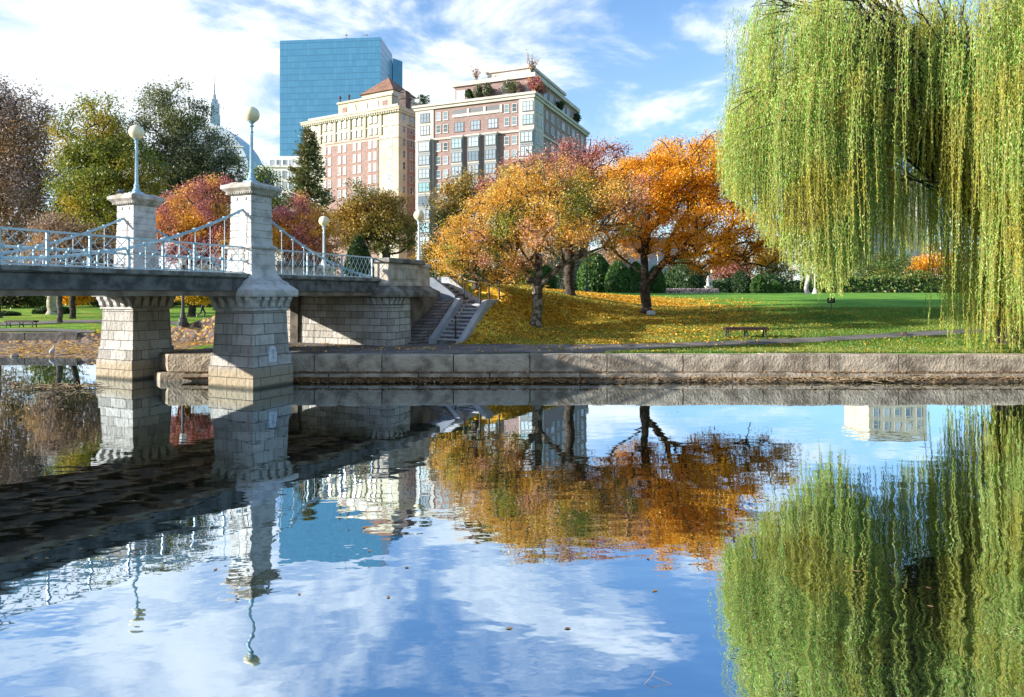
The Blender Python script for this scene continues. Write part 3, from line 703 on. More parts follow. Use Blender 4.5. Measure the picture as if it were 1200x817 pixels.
def radii(n, par, tips, r_tip, r_base, expo=0.5):
    cnt = np.zeros(n); cnt[tips] += 1
    for i in range(n-1, 0, -1):
        cnt[par[i]] += cnt[i]
    cnt = np.maximum(cnt, 0.5)
    return r_tip + (r_base-r_tip)*(cnt/cnt.max())**expo
def branch_mesh(A, par, R, flare, mat, name, sides=7, minr=0.0):
    i = np.arange(1, len(A)); i = i[R[i] >= minr]
    P0 = A[par[i]]; P1 = A[i]; R0 = np.minimum(R[par[i]], R[i]*1.25 + 0.01)
    R0 = np.where(par[i] == 0, R[par[i]]*flare, R0)
    d = P1-P0; P1e = P1 + d*0.06
    V, F = seg_tubes(P0, P1e, R0, R[i], sides)
    return np_mesh(name, V, F, mat, True)
def sample_ells(rng, ells, n, shell=0.45):
    vol = np.array([e[3]*e[4]*e[5] for e in ells]); pick = rng.choice(len(ells), n, p=vol/vol.sum())
    d = rand_dirs(rng, n); r = rng.random(n)**shell
    E = np.array(ells)[pick]
    return E[:, :3] + d*r[:, None]*E[:, 3:6]
TREE_GROUP = 'trees of the park'
def tree(name, label, base, ells, ntips, nleaf, lsize, sigma, leafm, barkm, r_base, fork_z, seed, lean=(0, 0), droop=0.0, shell=0.42, r_tip=0.015, cat='tree', group=None, aspect=0.55, limbs=(), wob=0.1, flat=0.7, low_pen=0.6, inner=1.0, minr=0.0, sun_bias=0.0):
    rng = np.random.default_rng(seed); root = thing(name, label, cat, base, 0, group)
    k = max(3, int(fork_z/0.5)+1)
    trunk = [(lean[0]*(i/k)**1.5 + 0.05*math.sin(i*1.7+seed), lean[1]*(i/k), -0.15 + (fork_z+0.15)*i/k) for i in range(k+1)]
    T = sample_ells(rng, ells, ntips, shell)
    lim = []
    for lb in limbs:          # (start node as fraction of the trunk, points)
        lim.append((int(round(lb[0]*k)), lb[1]))
    A, par, tips = skeleton(rng, trunk, T, limbs=lim, wob=wob, low_pen=low_pen)
    R = radii(len(A), par, tips, r_tip, r_base)
    obj('trunk', branch_mesh(A, par, R, 1.35, barkm, 'trunk', 7, minr), root)
    # leaves in sprays round the outer nodes
    cnt = rng.poisson(nleaf, len(tips)); cnt = (cnt*2.6*rng.random(len(tips))**1.7).astype(int)
    par_t = par[tips]; base_pts = np.repeat(np.arange(len(tips)), cnt)
    f = rng.random(len(base_pts))[:, None]
    core = A[tips][base_pts]*(1-0.6*f) + A[par_t][base_pts]*0.6*f
    O = rng.normal(size=(len(base_pts), 3))*sigma; O[:, 2] *= flat
    P = core + O
    if droop: P[:, 2] -= droop*np.abs(rng.normal(size=len(P)))
    L = lsize*rng.uniform(0.6, 1.3, len(P))
    Ax = rand_dirs(rng, len(P)); Ax[:, 2] -= 0.35; Ax /= np.linalg.norm(Ax, axis=1)[:, None]
    V, F = leaf_quads(P, L, L*aspect, Ax, rng)
    obj('crown', np_mesh('crown', V, F, leafm), root)
    return root
def px_ells(Y, ub, zb, boxes, depth=0.9):
    """crown lobes given as photo boxes (u0,u1,v0,v1[,dy]) at distance Y, relative to the trunk foot"""
    out = []; xb = (ub-U0)/FPX*Y
    for b in boxes:
        u0, u1, v0, v1 = b[:4]; dy = b[4] if len(b) > 4 else 0.0; Yd = Y + dy
        x = ((u0+u1)/2-U0)/FPX*Yd - xb; z = EYE - ((v0+v1)/2-V0)/FPX*Yd - zb
        rx = (u1-u0)/2/FPX*Yd; rz = (v1-v0)/2/FPX*Yd
        out.append((x, dy, z, rx, rx*depth, rz))
    return out
ORANGE = leaf_mat('orange_leaves', [(0.48, 0.15, 0.008), (0.80, 0.33, 0.012), (0.86, 0.44, 0.02), (0.88, 0.54, 0.03)], [(0.64, 0.23, 0.008), (0.86, 0.40, 0.012), (0.88, 0.56, 0.03)], 0.55, 0.45)
MULTI = leaf_mat('mixed_autumn_leaves', [(0.66, 0.28, 0.02), (0.82, 0.44, 0.04), (0.58, 0.36, 0.10), (0.78, 0.56, 0.12)], [(0.10, 0.17, 0.03), (0.26, 0.32, 0.05), (0.56, 0.46, 0.08)], 0.42, 0.4, 0.50, 0.58, [(0.44, 0.16, 0.15), (0.56, 0.30, 0.26), (0.82, 0.36, 0.04)])
PURPLE = leaf_mat('purple_leaves', [(0.24, 0.06, 0.08), (0.38, 0.12, 0.14), (0.46, 0.22, 0.20)], [(0.30, 0.11, 0.13), (0.50, 0.25, 0.22), (0.76, 0.36, 0.05)], 0.5, 0.35)
CHERRY = leaf_mat('cherry_autumn_leaves', [(0.34, 0.10, 0.14), (0.54, 0.21, 0.25), (0.44, 0.17, 0.20)], [(0.76, 0.36, 0.05), (0.84, 0.52, 0.07), (0.64, 0.32, 0.08)], 0.34, 0.35, 0.465, 0.60)
WEEPM = leaf_mat('dusky_weeping_leaves', [(0.26, 0.18, 0.18), (0.38, 0.28, 0.27), (0.50, 0.38, 0.34)], [(0.42, 0.22, 0.11), (0.52, 0.32, 0.15), (0.32, 0.23, 0.19)], 0.35, 0.3)
YGREEN = leaf_mat('yellow_green_leaves', [(0.10, 0.15, 0.025), (0.20, 0.24, 0.035), (0.32, 0.32, 0.05)], [(0.40, 0.30, 0.03), (0.52, 0.38, 0.05), (0.30, 0.28, 0.04)], 0.22, 0.35, 0.50, 0.62)
GREYGR = leaf_mat('grey_green_leaves', [(0.10, 0.12, 0.08), (0.17, 0.19, 0.12), (0.26, 0.27, 0.17)], [(0.07, 0.10, 0.045), (0.15, 0.18, 0.07), (0.30, 0.28, 0.10)], 0.25, 0.3)
DKGREEN = leaf_mat('dark_green_leaves', [(0.018, 0.045, 0.016), (0.035, 0.075, 0.025), (0.06, 0.11, 0.035)], [(0.03, 0.06, 0.02), (0.07, 0.12, 0.035)], 0.6, 0.2)
MIDGREEN = leaf_mat('mid_green_leaves', [(0.05, 0.11, 0.025), (0.09, 0.17, 0.035), (0.16, 0.23, 0.05)], [(0.10, 0.14, 0.03), (0.24, 0.24, 0.05)], 0.5, 0.3)
CONIF = leaf_mat('conifer_needles', [(0.07, 0.11, 0.04), (0.14, 0.17, 0.055), (0.22, 0.22, 0.08)], [(0.10, 0.12, 0.05), (0.26, 0.22, 0.08)], 0.6, 0.2)
OLIVE = leaf_mat('olive_gold_leaves', [(0.08, 0.10, 0.03), (0.17, 0.17, 0.05), (0.26, 0.22, 0.06)], [(0.40, 0.25, 0.05), (0.50, 0.30, 0.05), (0.22, 0.17, 0.05)], 0.25, 0.3)
WILLOW = leaf_mat('willow_leaves', [(0.14, 0.36, 0.04), (0.30, 0.55, 0.075), (0.60, 0.76, 0.24)], [(0.22, 0.45, 0.05), (0.42, 0.64, 0.10), (0.72, 0.80, 0.32)], 0.45, 0.48, 0.42, 0.60, [(0.42, 0.48, 0.05), (0.66, 0.56, 0.06), (0.36, 0.48, 0.06)])
HEDGE = leaf_mat('clipped_yew', [(0.03, 0.085, 0.018), (0.06, 0.14, 0.028), (0.09, 0.18, 0.035)], [(0.04, 0.10, 0.02), (0.08, 0.16, 0.03)], 0.8, 0.2)
PINKM = leaf_mat('pale_pink_leaves', [(0.40, 0.24, 0.20), (0.52, 0.36, 0.28), (0.34, 0.18, 0.12)], [(0.50, 0.30, 0.12), (0.60, 0.42, 0.20)], 0.5, 0.35)

# --- the three autumn trees on the lawn
x, y, z = G(628, 382)
tree('autumn_tree', 'spreading tree with mottled forked trunk and mixed orange and green leaves beside the stone steps', (x, y, z),
     px_ells(y, 628, z, [(515, 640, 225, 335), (560, 700, 178, 300), (640, 765, 195, 305, 1.0), (600, 700, 225, 306, -2.2), (505, 560, 265, 330), (560, 680, 190, 270, 3.0), (690, 765, 200, 280, -1.5)], 0.8),
     640, 118, 0.098, 0.26, MULTI, BARKL, 0.25, 1.75, 11, lean=(0.12, 0.1), limbs=[(1.0, [(-0.35, 0, 2.3), (-0.9, -0.1, 3.0), (-1.8, -0.2, 3.9)]), (0.9, [(0.5, 0, 2.2), (1.3, 0.2, 2.9), (2.2, 0.3, 3.35), (3.2, 0.2, 3.7)]), (1.0, [(0.15, 0.1, 2.6), (0.1, 0.3, 3.6), (0.0, 0.3, 5.0)])])
x, y, z = G(757, 367)
tree('autumn_tree', 'blazing orange tree with dark forked trunk, widest on the lawn, leaning towards the willow', (x, y, z),
     px_ells(y, 757, z, [(690, 850, 165, 290), (740, 905, 152, 270, 0.5), (800, 932, 225, 320, -0.5), (760, 900, 250, 318, -2.5), (700, 790, 235, 310, 1.0), (860, 935, 262, 338, -1), (740, 860, 160, 260, 3.5)], 0.85),
     800, 145, 0.106, 0.28, ORANGE, BARKD, 0.28, 2.0, 12, lean=(-0.1, 0), limbs=[(1.0, [(-0.8, 0, 2.6), (-1.8, 0.1, 3.4), (-2.7, 0.1, 4.4)]), (0.85, [(0.45, 0, 2.1), (1.1, 0, 2.9), (1.35, 0.1, 4.0), (1.9, 0.2, 5.0)]), (1.0, [(-0.1, 0.1, 3.2), (0.0, 0.2, 4.5), (0.3, 0.3, 6.0)])], sun_bias=1)
x, y, z = G(667, 346.5)
tree('autumn_tree', 'purple and orange tree with straight dark trunk behind the two front lawn trees', (x, y, z),
     px_ells(y, 667, z, [(580, 700, 172, 250), (640, 745, 160, 260), (560, 640, 190, 260, 2)], 0.8), 420, 110, 0.115, 0.32, PURPLE, BARKD, 0.29, 3.2, 13)
x, y, z = G(556, 338)
tree('autumn_tree', 'wispy orange-gold small tree at the head of the stone steps behind the handrail', (x, y, z),
     px_ells(y, 556, z, [(500, 580, 255, 325), (520, 610, 240, 315, 1.5)], 0.8), 150, 70, 0.10, 0.30, MULTI, BARK, 0.14, 1.6, 14)

# --- left of and beyond the bridge
def bg_tree(name, label, u, Y, boxes, ntips, nleaf, lsize, sigma, lm, bm, r, fork, seed, **kw):
    x, y, z = GY(u, Y)
    return tree(name, label, (x, y, z), px_ells(Y, u, z, boxes, kw.pop('depth', 0.8)), ntips, nleaf, lsize, sigma, lm, bm, r, fork, seed, **kw)
bg_tree('weeping_tree', 'tall dusky purple weeping tree with bare grey limbs at the far left', -5, 64, [(-75, 70, 95, 230), (-80, 60, 150, 330), (30, 85, 180, 300), (-60, 50, 85, 160)], 620, 125, 0.22, 0.55, WEEPM, BARK, 0.42, 6.0, 21, droop=1.1, flat=0.8)
bg_tree('broadleaf_tree', 'yellow-green tree turning gold behind the first globe lamp', 128, 56, [(68, 165, 112, 215), (80, 190, 150, 290), (60, 130, 170, 300)], 500, 120, 0.20, 0.48, YGREEN, BARKD, 0.3, 4.0, 22)
bg_tree('broadleaf_tree', 'large rounded grey-green tree behind the two bridge globe lamps', 225, 68, [(150, 246, 92, 200), (190, 276, 130, 240), (160, 280, 160, 280), (235, 300, 182, 262)], 600, 125, 0.21, 0.52, GREYGR, BARKD, 0.36, 5.0, 23)
bg_tree('cherry_tree', 'dusky pink and orange cherry tree between the two bridge piers', 190, 46, [(180, 268, 218, 300), (205, 300, 208, 290), (175, 250, 250, 318), (225, 305, 240, 318)], 340, 130, 0.14, 0.34, CHERRY, BARKD, 0.28, 1.8, 24)
bg_tree('cherry_tree', 'red and orange cherry tree behind the railing between near pier and abutment', 352, 48, [(312, 380, 228, 310), (335, 402, 238, 312), (305, 350, 245, 320)], 270, 130, 0.14, 0.32, CHERRY, BARKD, 0.24, 1.6, 25)
bg_tree('broadleaf_tree', 'olive and gold tree with dark trunk forks behind the bridge abutment', 436, 58, [(392, 470, 212, 275), (415, 495, 228, 300), (385, 450, 235, 300)], 310, 120, 0.18, 0.42, OLIVE, BARKD, 0.35, 2.0, 26)
bg_tree('broadleaf_tree', 'pale green and pink tree in front of the tall brick apartment block', 528, 62, [(502, 548, 215, 275), (520, 575, 200, 270), (500, 560, 250, 310)], 230, 70, 0.22, 0.5, OLIVE, BARK, 0.3, 3.0, 27)
bg_tree('broadleaf_tree', 'small green tree rising beside the cherry tree at the near pier lamp', 308, 66, [(288, 330, 195, 250), (292, 340, 215, 290)], 150, 80, 0.22, 0.45, MIDGREEN, BARKD, 0.22, 2.5, 28)
bg_tree('weeping_tree', 'russet weeping tree low beside the far left trees', 70, 52, [(35, 110, 250, 325), (90, 150, 262, 322)], 240, 110, 0.17, 0.4, WEEPM, BARK, 0.2, 2.0, 29, droop=0.5)
bg_tree('broadleaf_tree', 'dark green tree filling the gap under the yellow-green tree', 85, 62, [(60, 140, 215, 310), (100, 190, 230, 310)], 300, 130, 0.22, 0.5, DKGREEN, BARKD, 0.25, 2.5, 30)
# low crowns seen beneath the deck
bg_tree('plane_tree', 'pale barked plane tree standing on the far left lawn under the bridge deck', 61, 74, [(20, 105, 250, 345)], 180, 70, 0.25, 0.6, MIDGREEN, surf('pale_bark', (0.30, 0.27, 0.22), (0.60, 0.56, 0.48), 0.9, 1.5, 5, 10, .5, .03), 0.5, 4.0, 31)
bg_tree('maple_tree', 'small yellow and orange maple on the lawn left of the far pier', 84, 92, [(68, 104, 334, 357)], 110, 80, 0.26, 0.45, ORANGE, BARKD, 0.16, 1.4, 32)
bg_tree('ginkgo_tree', 'golden yellow ginkgo leaves hanging above the black lamp between the piers', 264, 58, [(200, 262, 326, 354)], 130, 85, 0.22, 0.36, leaf_mat('ginkgo_leaves', [(0.62, 0.36, 0.02), (0.75, 0.48, 0.03), (0.70, 0.42, 0.02)], [(0.55, 0.34, 0.03), (0.72, 0.50, 0.05)], 0.5, 0.4), BARKD, 0.14, 1.5, 33, lean=(-0.4, 0))
for k, (u, Y, b, lm, lab) in enumerate([
    (-40, 96, (-90, 15, 330, 364), DKGREEN, 'dark bushy evergreen at the far left edge of the park lawn'),
    (20, 100, (-10, 62, 332, 364), MIDGREEN, 'broad green tree behind the far left bench'),
    (120, 104, (95, 150, 326, 362), DKGREEN, 'dark evergreen behind the far pier'),
    (176, 100, (140, 215, 328, 362), DKGREEN, 'dark tree hidden mostly by the far pier'),
    (232, 104, (195, 275, 326, 361), GREYGR, 'dull green tree behind the jogger'),
    (290, 90, (258, 330, 290, 356), DKGREEN, 'dark tree behind the near pier below the cherry tree'),
    (365, 84, (335, 400, 292, 345), OLIVE, 'olive tree low behind the railing by the abutment')]):
    bg_tree('park_tree', lab, u, Y, [b, (b[0]+10, b[1]-8, b[2]-18, b[3]-10)], 170, 75, 0.30, 0.6, lm, BARKD, 0.25, 1.2, 40+k, minr=0.02)
# far screen of trees behind the lawn on the right
FAR = [(500, 120, (470, 545, 288, 342), OLIVE, 'olive tree far behind the steps'), (560, 130, (530, 600, 270, 342), DKGREEN, 'dark green tree far behind the lawn near the steps'),
       (615, 125, (590, 650, 292, 342), PINKM, 'pink-tinged small tree behind the topiary'), (660, 140, (630, 700, 282, 342), GREYGR, 'grey-green tree far behind the purple tree'),
       (715, 135, (690, 745, 290, 342), PINKM, 'pale russet tree behind the second clipped cone'), (800, 115, (780, 826, 306, 342), DKGREEN, 'dense dark evergreen clump behind the flower bed'),
       (850, 130, (820, 885, 296, 342), PURPLE, 'dark red tree far behind the white statue'), (900, 135, (868, 935, 290, 342), OLIVE, 'olive gold tree beyond the orange tree'),
       (965, 140, (930, 1005, 286, 342), DKGREEN, 'dark green tree behind the bare forked tree'), (1030, 132, (1000, 1072, 300, 343), MIDGREEN, 'green tree far beyond the small black sign'),
       (1090, 138, (1062, 1130, 294, 343), ORANGE, 'orange tree glimpsed far behind the willow'), (1150, 130, (1120, 1190, 290, 343), MIDGREEN, 'green tree far behind the willow curtain'), (1210, 135, (1180, 1260, 284, 343), OLIVE, 'olive tree far behind the willow at the right edge')]
for k, (u, Y, b, lm, lab) in enumerate(FAR):
    bg_tree('park_tree', lab, u, Y, [b, (b[0]+12, b[1]-10, b[2]-10, b[3]-14)], 150, 70, 0.36, 0.75, lm, BARKD, 0.25, 1.5, 60+k, minr=0.02)
# conifer
def conifer(label, u, Y, vtop, vbot, wpx, seed, lm):
    x, y, z = GY(u, Y); rng = np.random.default_rng(seed); root = thing('conifer_tree', label, 'tree', (x, y, z))
    H = EYE - (vtop-V0)/FPX*Y - z; z0 = max(0.5, EYE - (vbot-V0)/FPX*Y - z); rmax = wpx/2/FPX*Y
    P0 = []; P1 = []; R0 = []; R1 = []; LP = []; LA = []
    P0.append((0, 0, 0)); P1.append((0, 0, H)); R0.append(0.28); R1.append(0.03)
    hz = z0
    while hz < H-0.2:
        f = (hz-z0)/(H-z0); rr = rmax*(0.12 + 0.88*(1-f)**0.8)
        for k in range(7):
            a = rng.random()*6.28; l = rr*rng.uniform(0.7, 1.1); tip = np.array([l*math.cos(a), l*math.sin(a), hz + l*rng.uniform(-.05, .35)])
            b = np.array([0, 0, hz]); P0.append(b); P1.append(tip); R0.append(.05); R1.append(.012)
            n_ = int(14 + 60*l/rmax); s = rng.random(n_)**0.6
            q = b + (tip-b)*s[:, None] + rng.normal(size=(n_, 3))*np.array([.22, .22, .20]); LP.append(q)
            ax = (tip-b)/np.linalg.norm(tip-b) + rng.normal(size=(n_, 3))*0.5; LA.append(ax/np.linalg.norm(ax, axis=1)[:, None])
        hz += 0.36
    V, F = seg_tubes(np.array(P0, float), np.array(P1, float), np.array(R0), np.array(R1), 6)
    obj('trunk', np_mesh('trunk', V, F, BARKD, True), root)
    P = np.concatenate(LP); Ax = np.concatenate(LA); V, F = leaf_quads(P, 0.42*rng.uniform(.6, 1.3, len(P)), 0.14, Ax, rng)
    obj('crown', np_mesh('crown', V, F, lm), root)
conifer('pointed green conifer in front of the pale brick hotel building', 361, 78, 150, 262, 66, 5, CONIF)
# long hedge closing the far side of the lawn
def hedge(label, ua, ub_, Y, vtop, lm, seed):
    xa, ya, za = GY(ua, Y); xb, yb, zb = GY(ub_, Y); L = xb-xa; H = EYE - (vtop-V0)/FPX*Y - min(za, zb)
    rng = np.random.default_rng(seed); root = thing('boundary_hedge', label, 'hedge', (xa, Y, min(za, zb)))
    n = int(L*150); P = np.stack([rng.random(n)*L, rng.normal(size=n)*.7, H*rng.random(n)**.8], 1); P[:, 2] *= 0.82 + 0.25*np.sin(P[:, 0]*.7+seed)*np.sin(P[:, 0]*.23)
    V, F = leaf_quads(P, .5*rng.uniform(.5, 1.2, n), .3, rand_dirs(rng, n), rng); obj('foliage', np_mesh('foliage', V, F, lm), root)
    MB().box(0, L, -.5, .5, 0, H*.62).build('body', DKG, root)
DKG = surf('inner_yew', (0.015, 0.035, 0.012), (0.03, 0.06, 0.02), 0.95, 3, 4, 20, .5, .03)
hedge('dark uneven hedge along the far edge of the lawn behind the orange tree', 660, 940, 112, 322, DKGREEN, 3); hedge('mid green hedge along the far lawn behind the willow', 942, 1290, 112, 318, MIDGREEN, 4); hedge('dark hedge behind the steps and the far topiary', 470, 655, 110, 318, DKGREEN, 5)
hedge('dark hedge along the far left edge of the park lawn', -120, 140, 112, 352, DKGREEN, 6); hedge('dark hedge far behind the jogger', 142, 330, 112, 350, DKGREEN, 7)
# clipped topiary
def topiary(label, u, Y, vtop, vbot, w, seed, lm=HEDGE, cone=0.6, cat='topiary', group='clipped cone shrubs on the lawn edge', name='clipped_shrub', zabs=None):
    x, y, z = GY(u, Y); rng = np.random.default_rng(seed)
    H = EYE - (vtop-V0)/FPX*Y - z; R = w/2/FPX*Y
    root = thing(name, label, cat, (x, y, z), 0, group)
    n = int(1500 + 2600*min(H*R*2/6, 3)); hgt = rng.random(n)**0.8; a = rng.random(n)*6.28
    prof = np.sin(np.pi*(0.30 + 0.70*hgt))**cone; prof = prof/prof.max()
    rr = R*prof*rng.uniform(0.88, 1.02, n) * (1 + 0.05*np.sin(3*a+seed))
    P = np.stack([rr*np.cos(a), rr*np.sin(a), 0.05 + hgt*(H-0.05)], 1)
    Nn = np.stack([np.cos(a), np.sin(a), 0.5*np.ones(n)], 1) + rng.normal(size=(n, 3))*0.5
    Ax = np.cross(Nn, rand_dirs(rng, n)); Ax /= np.linalg.norm(Ax, axis=1)[:, None]
    V, F = leaf_quads(P, 0.0065*Y*rng.uniform(.6, 1.2, n), 0.0035*Y, Ax, rng)
    obj('foliage', np_mesh('foliage', V, F, lm), root)
    core = [(0.02, R*.55)] + [(h*(H*0.97), R*0.86*float(np.sin(np.pi*(0.30+0.70*h))**cone)) for h in (.1, .25, .4, .55, .7, .82, .92, .98)]
    MB().lathe(0, 0, core, 14).build('body', DKG, root, smooth=True)
for k, (lab, u, Y, vt, vb, w) in enumerate([
    ('large clipped yew cone with the black lamp standing in front of it', 697, 72, 297, 336, 42), ('round topped clipped cone just left of the orange tree trunk', 724, 70, 307, 338, 31),
    ('slim clipped cone half hidden by the orange tree trunk', 745, 78, 308, 338, 24), ('pale green clipped cone in the fork of the orange tree', 768, 80, 313, 338, 22),
    ('clipped green mound behind the steps near the tree with the mottled trunk', 592, 62, 311, 333, 30), ('low clipped mound at far right of the orange tree crown', 909, 84, 331, 343, 17),
    ('clipped cone beside a dark shrub under the right end of the orange crown', 889, 88, 323, 343, 17), ('narrow clipped cone left of the purple tree trunk', 640, 74, 312, 336, 22)]):
    topiary(lab, u, Y, vt, vb, w, 70+k)
topiary('dark round yew standing behind the railing by the abutment', 420, 43, 277, 330, 34, 90, DKGREEN, 0.75, group=None)
topiary('dark spreading shrub behind the upper steps handrail', 560, 55, 308, 334, 44, 91, DKGREEN, 0.8, 'shrub', None, 'dark_shrub')
topiary('deep green shrub behind the mottled trunk', 618, 60, 315, 334, 26, 92, MIDGREEN, 0.8, 'shrub', None, 'dark_shrub')
topiary('big dense evergreen shrub behind the flower bed', 802, 96, 309, 341, 46, 93, DKGREEN, 0.85, 'shrub', None, 'dark_shrub')
topiary('low dark shrub near the far right cones', 868, 90, 318, 342, 26, 94, DKGREEN, 0.85, 'shrub', None, 'dark_shrub')
topiary('black-green bush on the lawn at the far left edge', -4, 70, 366, 376, 44, 95, DKGREEN, 0.6, 'shrub', None, 'dark_shrub')
topiary('dark bush at the foot of the pale plane tree', 52, 76, 362, 374, 22, 96, DKGREEN, 0.6, 'shrub', None, 'dark_shrub')
topiary('dark bush to the right of the pale plane tree', 73, 76, 361, 372, 18, 97, DKGREEN, 0.6, 'shrub', None, 'dark_shrub')

# --- bare forked tree behind the lawn
x, y, z = GY(945, 72)
tree('bare_tree', 'bare pale forked little tree on the far lawn beside the white lamps', (x, y, z), px_ells(y, 945, z, [(925, 968, 300, 322)], 0.8), 60, 6, 0.12, 0.3, WEEPM, surf('pale_trunk', (0.34, 0.30, 0.28), (0.52, 0.47, 0.44), 0.9, 3, 4, 14, .4, .02), 0.22, 0.8, 51, r_tip=0.02)

# --- the willow
def willow():  # strands hang from limbs, limb ends and side twigs
    rng = np.random.default_rng(77); bx, by = 20.6, 28.2; bz = float(HEIGHT(np.array([bx]), np.array([by]))[0])
    root = thing('weeping_willow', 'huge weeping willow with long yellow-green hanging fronds at the water edge', 'tree', (bx, by, bz))
    P0 = []; P1 = []; R0 = []; R1 = []
    def limb(pts, r0, r1):
        pts = np.array(pts, float); m_ = len(pts)
        for k in range(m_-1):
            P0.append(pts[k]); P1.append(pts[k+1] + (pts[k+1]-pts[k])*.05)
            R0.append(r0 + (r1-r0)*k/(m_-1)); R1.append(r0 + (r1-r0)*(k+1)/(m_-1))
    limb([(bx+.1, by, bz-.3), (bx, by, bz+1.2), (bx-.3, by+.1, bz+3), (bx-.2, by, bz+5)], .75, .5)
    LP = []; LA = []; tw0 = []; tw1 = []
    def bottom(u, Y):
        if Y > by + .2: return EYE - (np.interp(u, [840, 1056, 1110, 1150, 1500], [240, 300, 305, 330, 330])-V0)/FPX*Y
        us = [840, 862, 880, 905, 930, 960, 975, 988, 1000, 1030, 1056, 1064, 1108, 1114, 1130, 1160, 1200, 1300, 1500]
        vb = [205, 250, 262, 300, 318, 345, 350, 362, 335, 330, 322, 205, 225, 395, 422, 425, 420, 410, 400]
        v = np.interp(u, us, vb); return EYE - (v-V0)/FPX*Y
    cl = 0; boughs = []; rb = np.random.default_rng(5)
    while len(boughs) < 95:
        a_ = rb.random()*6.283; q_ = rb.random()**0.45; bx_ = bx + .6 + math.cos(a_)*q_*12.9; by_ = by - .3 + math.sin(a_)*q_*6.0
        dz_ = (rb.random()**1.2)*7.0*(.35 + .65*q_)
        boughs.append((bx_, by_, 13.6 + 4.2*math.sqrt(max(0, 1-q_*q_)) - dz_, q_, rb.uniform(0, 1.9)**1.6))
    for (u_, v_, Y_) in ((884, 22, 26.2), (893, 2, 27.5), (902, -6, 26.0), (915, -20, 28.5), (930, -25, 25.4), (948, -30, 27.6), (968, -20, 24.6), (990, -35, 26.5), (1012, -10, 24.2), (866, 112, 26.6), (872, 104, 25.6), (900, 70, 24.8), (940, 90, 24.2), (985, 62, 24.0), (1135, 20, 24.0), (1165, 5, 24.3), (1190, 40, 24.0)):
        boughs += [((u_-U0)/FPX*Y_, Y_, EYE + (V0-v_)/FPX*Y_, .8, .6)]
    while cl < 580:
        # clump of strands hung from one arching twig; the crown is an uneven dome
        bo = boughs[int(rng.integers(0, len(boughs)))]; oa = rng.normal(size=2)*np.array([.55, .62]); rr_ = float(np.hypot(*oa))
        ex = bo[0] + oa[0]; ey = bo[1] + oa[1]; q = bo[3]; rag = bo[4]
        if ex > 30: continue
        u = ex/ey*FPX + U0
        dome = 13.6 + 4.2*math.sqrt(max(0, 1-q*q))
        front = ey < by + 1.5
        zt = bo[2] - .75*rr_*rr_ - abs(rng.normal())*.25
        if u < 856: continue
        if u < 880: zt = min(zt, 11.0 - (880-u)*.03)
        if 1048 < u < 1114 and ey < by+.2 and zt < 12.5 and rng.random() < 0.9: continue
        cl += 1
        start = np.array([bx-.2, by, bz + rng.uniform(3.5, 6.5)]); end = np.array([ex, ey, zt])
        dh = math.hypot(ex-bx, ey-by)
        mid1 = start + (end-start)*.4 + np.array([0, 0, 0.9 + .10*dh]); mid2 = start + (end-start)*.78 + np.array([0, 0, 0.9 + .06*dh])
        jj = lambda s_: rng.normal(size=3)*s_
        mid1 = mid1 + jj(.35); mid2 = mid2 + jj(.35); q3 = (mid2+end)/2 + jj(.12) + np.array([0, 0, .25])
        thin = .055 + .005*dh if cl % 5 == 0 else .022 + .0022*dh
        limb([start, (start+mid1)/2 + jj(.15), mid1, (mid1+mid2)/2 + jj(.18), mid2, q3, end], thin, .010)
        spine = np.array([mid1*.4+mid2*.6, mid2, q3, end])
        nbun = int(rng.integers(2, 6)); bun = rng.normal(size=(nbun, 3))*np.array([.32, .32, .18])
        ns = int(rng.uniform(8, 15)); width = rng.uniform(.35, 1.1); dirx = np.array([ex-bx, ey-by, 0])/(dh+.01)
        for s in range(ns):
            f = rng.random(); sp_ = end if f < .62 else spine[int(rng.integers(0, 3))]; st = sp_ + bun[s % nbun]*(1 if f < .62 else 1.5) + rng.normal(size=3)*np.array([.085, .085, .15]) - np.array([0, 0, abs(rng.normal())*.35])
            if 1050 < st[0]/st[1]*FPX + U0 < 1068:
                if st[1] > by: st[2] = min(st[2], EYE + (V0-208)/FPX*st[1])
            us = st[0]/st[1]*FPX + U0; zb = bottom(us, st[1]) + (rag if us < 1110 else rag*.35)
            full = st[2] - zb
            if full < .8: continue
            ln = full*(1 - abs(rng.normal())*.10) if rng.random() < .42 else min(full, rng.uniform(2.2, 7.5))
            ln = max(.8, ln)
            n_ = int(ln/0.046); h = (np.arange(n_) + rng.random(n_))/n_
            sw = rng.normal(size=2)*.10; ph = rng.random()*6.28
            arch = np.minimum(h*ln/.5, 1.0)
            px_ = st[0] + dirx[0]*.30*arch + sw[0]*h*ln*.35 + .03*np.sin(ph + h*ln*1.3)
            py_ = st[1] + dirx[1]*.30*arch + sw[1]*h*ln*.35 + .03*np.cos(ph + h*ln*1.1)
            pz_ = st[2] - h*ln + .12*np.sin(np.minimum(h*ln/.6, 1)*math.pi)
            thick = np.clip(1.15-h*.9, .25, 1)
            jit = rng.normal(size=(n_, 3))*np.array([.07, .07, .03])*thick[:, None]
            LP.append(np.stack([px_, py_, pz_], 1) + jit)
            ax = rng.normal(size=(n_, 3))*np.array([.42, .42, .25]); ax[:, 2] -= 1.0
            LA.append(ax/np.linalg.norm(ax, axis=1)[:, None])
            kk = np.linspace(0, n_-1, max(2, int(ln/1.0)+1)).astype(int); pts = np.stack([px_, py_, pz_], 1)[kk]
            tw0.append(pts[:-1]); tw1.append(pts[1:])
    V, F = seg_tubes(np.array(P0)-[bx, by, bz], np.array(P1)-[bx, by, bz], np.array(R0), np.array(R1), 7)
    obj('trunk', np_mesh('trunk', V, F, BARKD, True), root)
    t0 = np.concatenate(tw0)-[bx, by, bz]; t1 = np.concatenate(tw1)-[bx, by, bz]
